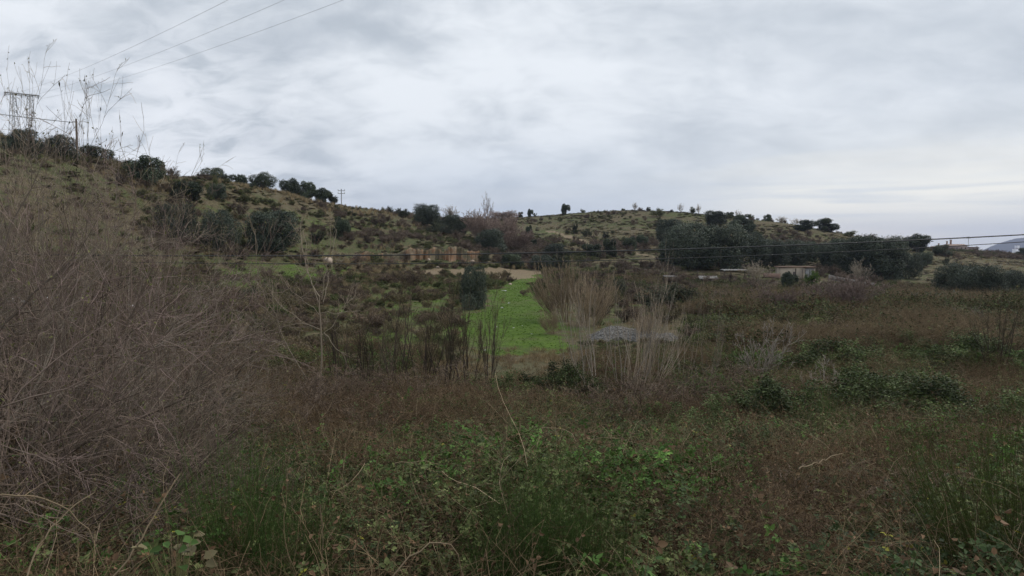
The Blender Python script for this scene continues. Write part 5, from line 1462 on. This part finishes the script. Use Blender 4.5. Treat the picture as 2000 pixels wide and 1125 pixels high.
def wall_run(p, q_, h, name, lab, m_, th=.18, cap=True):
    (xa, ya, za), (xb, yb, zb) = p, q_
    n = 10; a_ = Acc()
    L = math.hypot(xb - xa, yb - ya); nx_, ny_ = -(yb - ya) / L * th, (xb - xa) / L * th
    V = []
    for i in range(n + 1):
        t = i / n; x = xa + (xb - xa) * t; y = ya + (yb - ya) * t; z = float(H(x, y))
        V += [(x, y, z - .3), (x + nx_, y + ny_, z - .3), (x + nx_, y + ny_, z + h), (x, y, z + h)]
    Fq = []
    for i in range(n):
        b_ = i * 4
        for s in range(4):
            Fq.append([b_ + s, b_ + (s + 1) % 4, b_ + 4 + (s + 1) % 4, b_ + 4 + s])
    Fq += [[0, 3, 2, 1], [n * 4, n * 4 + 1, n * 4 + 2, n * 4 + 3]]
    a_.add(V, np.array(Fq), (.4,) * 3)
    return link(name, a_.mesh(name, [m_]), lab, 'wall', kind='thing')
wall_run(spot(1618, 545, 118), spot(1706, 562, 106), 0.75, 'garden_wall', 'pale concrete garden wall running down to the right from the beige shed', M_CONC)
wall_run(spot(1878, 592), spot(1945, 604), .45, 'garden_wall', 'low pale stone wall below the dark oaks at the far right', M_CONC)
wall_run(spot(1492, 556, 114), spot(1524, 557, 115), .8, 'garden_wall', 'short brown brick wall joining the left side of the beige shed', M_BRICK)

# farm buildings on the far ridge
YF = 425.0
xf, yf, zf = spot(1866, 488, YF); k_ = YF / F
e = link('farmhouse', None, 'hazy pinkish farm building with chimneys on the ridge left of the far blue hill', 'farmhouse', loc=(xf, yf, zf)); e.rotation_euler = (0, 0, R(5))
h1 = z_at(480, YF) - zf
M_PINK = solid_mat('pink_render', (.22, .17, .16), (.27, .22, .20), .5, .9, .2)
a_ = Acc(); box(a_, -3.4, 7.4, 0, 7, -1.5, h1); box(a_, -12, -3.403, 1.5, 6, -1.5, h1 - 1.2); link('wall', a_.mesh('farm_wall', [M_PINK]), parent=e)
a_ = Acc()
for (xa, xb, ya, yb, zb) in ((-3.8, 7.8, -.4, 7.4, h1 + .003), (-12.3, -3.81, 1.1, 6.4, h1 - 1.197)):
    ym = (ya + yb) / 2
    a_.add([(xa, ya, zb), (xb, ya, zb), (xb, yb, zb), (xa, yb, zb), (xa, ym, zb + 1.0), (xb, ym, zb + 1.0)], np.array([[0, 1, 5, 4], [2, 3, 4, 5]]), (.4,) * 3)
    a_.add([(xa, ya, zb), (xa, yb, zb), (xa, ym, zb + 1.0), (xb, ya, zb), (xb, ym, zb + 1.0), (xb, yb, zb)], np.array([[0, 2, 1], [3, 5, 4]]), (.4,) * 3)
rf = link('roof', a_.mesh('farm_roof', [M_TILE]), parent=e)
for xx, hh2, ww in ((-.8, 2.4, .8), (-3.0, 1.6, .5), (-8.0, 1.5, .4)):
    a_ = Acc(); box(a_, xx, xx + ww, 3.2, 3.9, h1 - (1 if xx < -4 else 0), h1 + 1.0 + hh2 - (1.2 if xx < -4 else 0)); box(a_, xx - .1, xx + ww + .1, 3.1, 4.0, h1 + 1.003 + hh2 - (1.2 if xx < -4 else 0), h1 + 1.2 + hh2 - (1.2 if xx < -4 else 0))
    link('chimney', a_.mesh('chimney', [M_TILE]), parent=rf)
for xx in (-2.2, .6, 3.4, 5.8):
    a_ = Acc(); box(a_, xx, xx + .8, -.04, -.003, h1 - 1.9, h1 - .9); link('window', a_.mesh('farm_window', [M_DARKW]), parent=e)
x1, y1, z1 = spot(1891, 488, 440)
a_ = Acc(); bar(a_, (0, 0, -1), (0, 0, z_at(462, 440) - z1), .16)
for zz3 in (.97, .86): bar(a_, (-1.2, 0, (z_at(462, 440) - z1) * zz3), (1.2, 0, (z_at(462, 440) - z1) * zz3), .10)
link('utility_pole', a_.mesh('mast', [M_STEEL]), 'distant thin mast behind the hazy farm building', 'utility pole', loc=(x1, y1, z1))
for px, row, hh4, wp, lab in [(1903, 489, 6, 12, 'tiny hazy pink outbuilding at the right end of the farm'), (1842, 486, 4, 14, 'tiny low hazy outbuilding at the left end of the farm')]:
    x, y, z = spot(px, row, 430); w_ = wp / F * 430 / 2; hz = hh4 / F * 430
    e = link('outbuilding', None, lab, 'outbuilding', loc=(x, y, z))
    a_ = Acc(); box(a_, -w_, w_, 0, 4, -1, hz); link('wall', a_.mesh('out_wall', [M_PINK]), parent=e)
    a_ = Acc(); box(a_, -w_ - .3, w_ + .3, -.3, 4.3, hz + .003, hz + .3); link('roof', a_.mesh('out_roof', [M_TILE]), parent=e)
# houses at the foot of the far hill
M_WH = solid_mat('white_wall', (.7, .7, .68), (.78, .77, .75), .3, .9, .1)
for i, (px, row, Yh, lab) in enumerate([(1984, 489, 3000, 'tiny white house at the foot of the far blue hill, left one'), (1991, 488, 3050, 'tiny white house at the foot of the far blue hill, right one'), (1988, 482, 3350, 'tiny white house higher up the far blue hill')]):
    x = x_at(px, row, Yh); z = z_at(row, Yh)
    e = link('house', None, lab, 'house', loc=(x, Yh, z))
    a_ = Acc(); box(a_, -8, 8, 0, 10, -40, 6); link('wall', a_.mesh('house_wall', [M_WH]), parent=e)
    a_ = Acc(); box(a_, -8.6, 8.6, -.6, 10.6, 6.003, 7.4); link('roof', a_.mesh('house_roof', [M_TILE]), parent=e)

# ------------------------------------------------------------------ poles, pylon and cables
YP = 150.0
xp, yp, zp = spot(42, 340, YP)
a0 = np.array([x_at(8, 180, YP), YP, z_at(180, YP)]) - np.array([xp, yp, zp])
a1 = np.array([x_at(77, 187, YP + 3), YP + 3, z_at(187, YP + 3)]) - np.array([xp, yp, zp])
e = link('pylon', None, 'grey lattice double pylon with a long top beam behind the far left skyline', 'pylon', loc=(xp, yp, zp))
a_ = Acc(); bar(a_, a0, a1, .16); bar(a_, a0 + [0, 0, -.35], a1 + [0, 0, -.35], .06)
for i in range(14):
    t = i / 13; p = a0 + (a1 - a0) * t; bar(a_, p, p + (a1 - a0) / 26 + [0, 0, -.35], .04, 4)
link('crossbeam', a_.mesh('pylon_beam', [M_STEEL]), parent=e)
for px in (25, 58):
    f = (px - 8) / 69; top = a0 + (a1 - a0) * f
    a_ = Acc(); hb = top[2]
    for sx, sy in ((-1, -1), (1, -1), (1, 1), (-1, 1)):
        bar(a_, (top[0] + sx * .85, top[1] + sy * .85, -2), (top[0] + sx * .32, top[1] + sy * .32, hb), .055, 4)
    ns = 16
    for i in range(ns):
        za, zb = hb * i / ns, hb * (i + 1) / ns; wa, wb = .85 - .53 * i / ns, .85 - .53 * (i + 1) / ns
        s = 1 if i % 2 else -1
        for yy in (-1, 1):
            bar(a_, (top[0] - s * wa, top[1] + yy * wa, za), (top[0] + s * wb, top[1] + yy * wb, zb), .035, 4)
            bar(a_, (top[0] + yy * wa, top[1] - s * wa, za), (top[0] + yy * wb, top[1] + s * wb, zb), .035, 4)
    link('lattice_leg', a_.mesh('lattice_leg', [M_STEEL]), parent=e)
for f in (.03, .5, .97):
    p = a0 + (a1 - a0) * f; a_ = Acc()
    for j in range(5):
        bar(a_, p + [0, -.1, -.2 - .12 * j], p + [0, -.1, -.27 - .12 * j], .13, 8)
    link('insulator', a_.mesh('insulator', [M_STEEL]), parent=e)
base_p = np.array([xp, yp, zp])
def wire(p, q_, sag, r, name, lab, n=60, cat='power line'):
    t = np.linspace(0, 1, n)[:, None]; P = np.array(p) * (1 - t) + np.array(q_) * t
    P[:, 2] -= sag * 4 * (t * (1 - t))[:, 0]
    a_ = Acc(); tubes(a_, P[None], np.full((1, n), r), 5, (.2,) * 3)
    return link(name, a_.mesh(name, [M_STEEL]), lab, cat)
# the span runs from the pylon over the viewer's left to the next pylon behind
for f, (px2, row2), lab in [(.03, (445, 0), 'leftmost of three overhead lines crossing the upper left sky'), (.5, (555, 0), 'middle one of three overhead lines crossing the upper left sky'), (.97, (670, 0), 'rightmost of three overhead lines crossing the upper left sky')]:
    p = base_p + a0 + (a1 - a0) * f + np.array([0, -.1, -.8])
    m_ = np.array([x_at(px2, row2, 62), 62, z_at(row2, 62)])
    q_ = p + (m_ - p) * 1.75
    t = 1 / 1.75; sag = 2.6
    q_[2] = (m_[2] + sag * 4 * t * (1 - t) - p[2] * (1 - t)) / t
    wire(p, q_, sag, .013, 'power_line', lab)
# wooden post with a wire on the far left ridge
YW = 84.0
xw, yw, zw = spot(151, 318, YW); hw2 = z_at(232, YW) - zw
e = link('wooden_post', None, 'slim brown wooden post on the far left skyline right of the lattice pylon', 'wooden post', loc=(xw, yw, zw))
a_ = Acc(); tubes(a_, np.array([[(0, 0, -.6), (.02, 0, hw2 * .5), (0, 0, hw2)]]), np.array([[.13, .12, .10]]), 8, (.1,) * 3); link('post', a_.mesh('wooden_post', [M_WOOD]), parent=e)
a_ = Acc(); bar(a_, (-.45, 0, hw2 - .35), (.06, 0, hw2 - .35), .05); link('bracket', a_.mesh('post_bracket', [M_STEEL]), parent=e)
wire((xw - .4, yw, zw + hw2 - .4), (x_at(-420, 158, 84), 84, z_at(150, 84)), .5, .045, 'wire', 'thin dark wire running left from the wooden post across the pylon legs', cat='wire')
# small cross shaped pole
YC = 158.0
xc, yc, zc2 = spot(667, 402, YC); hc = z_at(369, YC) - zc2
e = link('utility_pole', None, 'small cross-shaped pole on the left skyline at the end of the dark oak clump', 'utility pole', loc=(xc, yc, zc2))
a_ = Acc(); bar(a_, (0, 0, -.5), (0, 0, hc), .11); link('pole', a_.mesh('cross_pole', [M_STEEL]), parent=e)
for f in (.9, .74):
    a_ = Acc(); bar(a_, (-.75, 0, hc * f), (.75, 0, hc * f), .07)
    for xx in (-.7, .7): bar(a_, (xx, 0, hc * f), (xx, 0, hc * f + .3), .07)
    link('crossarm', a_.mesh('crossarm', [M_STEEL]), parent=e)
# two near cables between poles just outside the picture
def cable(pts, Y, r, lab):
    pts = np.array(pts, float); cf = np.polyfit(pts[:, 0], pts[:, 1], 2)
    pxs = np.linspace(-480, 2480, 90)
    P = np.array([[x_at(a, np.polyval(cf, a), Y), Y, z_at(np.polyval(cf, a), Y)] for a in pxs])
    a_ = Acc(); tubes(a_, P[None], np.full((1, 90), r), 8, (.05,) * 3)
    link('cable', a_.mesh('cable', [M_CABLE]), lab, 'cable', 'cables strung across the valley')
    return P
Pc1 = cable([(415, 500), (700, 499), (1000, 494), (1160, 491), (1500, 482), (2000, 458)], 15.5, .0125, 'upper black cable strung across the whole valley, the thicker of the two')
Pc2 = cable([(430, 515), (750, 514), (1000, 512), (1280, 506), (1500, 499), (2000, 472)], 15.5, .0075, 'lower and thinner black cable strung across the whole valley')
for sgn, P0_, P1_, lab in ((0, Pc1[0], Pc2[0], 'wooden cable pole beyond the left edge'), (1, Pc1[-1], Pc2[-1], 'wooden cable pole beyond the right edge')):
    zg = float(H(P0_[0], P0_[1] + .13))
    a_ = Acc(); tubes(a_, np.array([[(0, 0, -.5), (0, 0, max(P0_[2], P1_[2]) + .6 - zg)]]), np.array([[.13, .10]]), 10, (.1,) * 3)
    link('cable_pole', a_.mesh('cable_pole', [M_WOOD]), lab, 'cable pole', loc=(P0_[0], P0_[1] + .13, zg))

# ------------------------------------------------------------------ air
HZD = 0.00012
mh, t = mat_new('haze_air')
o = t.node('ShaderNodeOutputMaterial'); vp = t.node('ShaderNodeVolumePrincipled')
vp.inputs['Color'].default_value = (0.58, 0.66, 0.95, 1)
vp.inputs['Density'].default_value = HZD
vp.inputs['Anisotropy'].default_value = 0.2
t.put(o.inputs['Volume'], vp.outputs[0])
a_ = Acc(); box(a_, -7100, 7600, -2000, 7100, -60, 260)
link('haze', a_.mesh('haze', [mh]), 'thin bluish air haze over the valley', 'haze', kind='stuff')
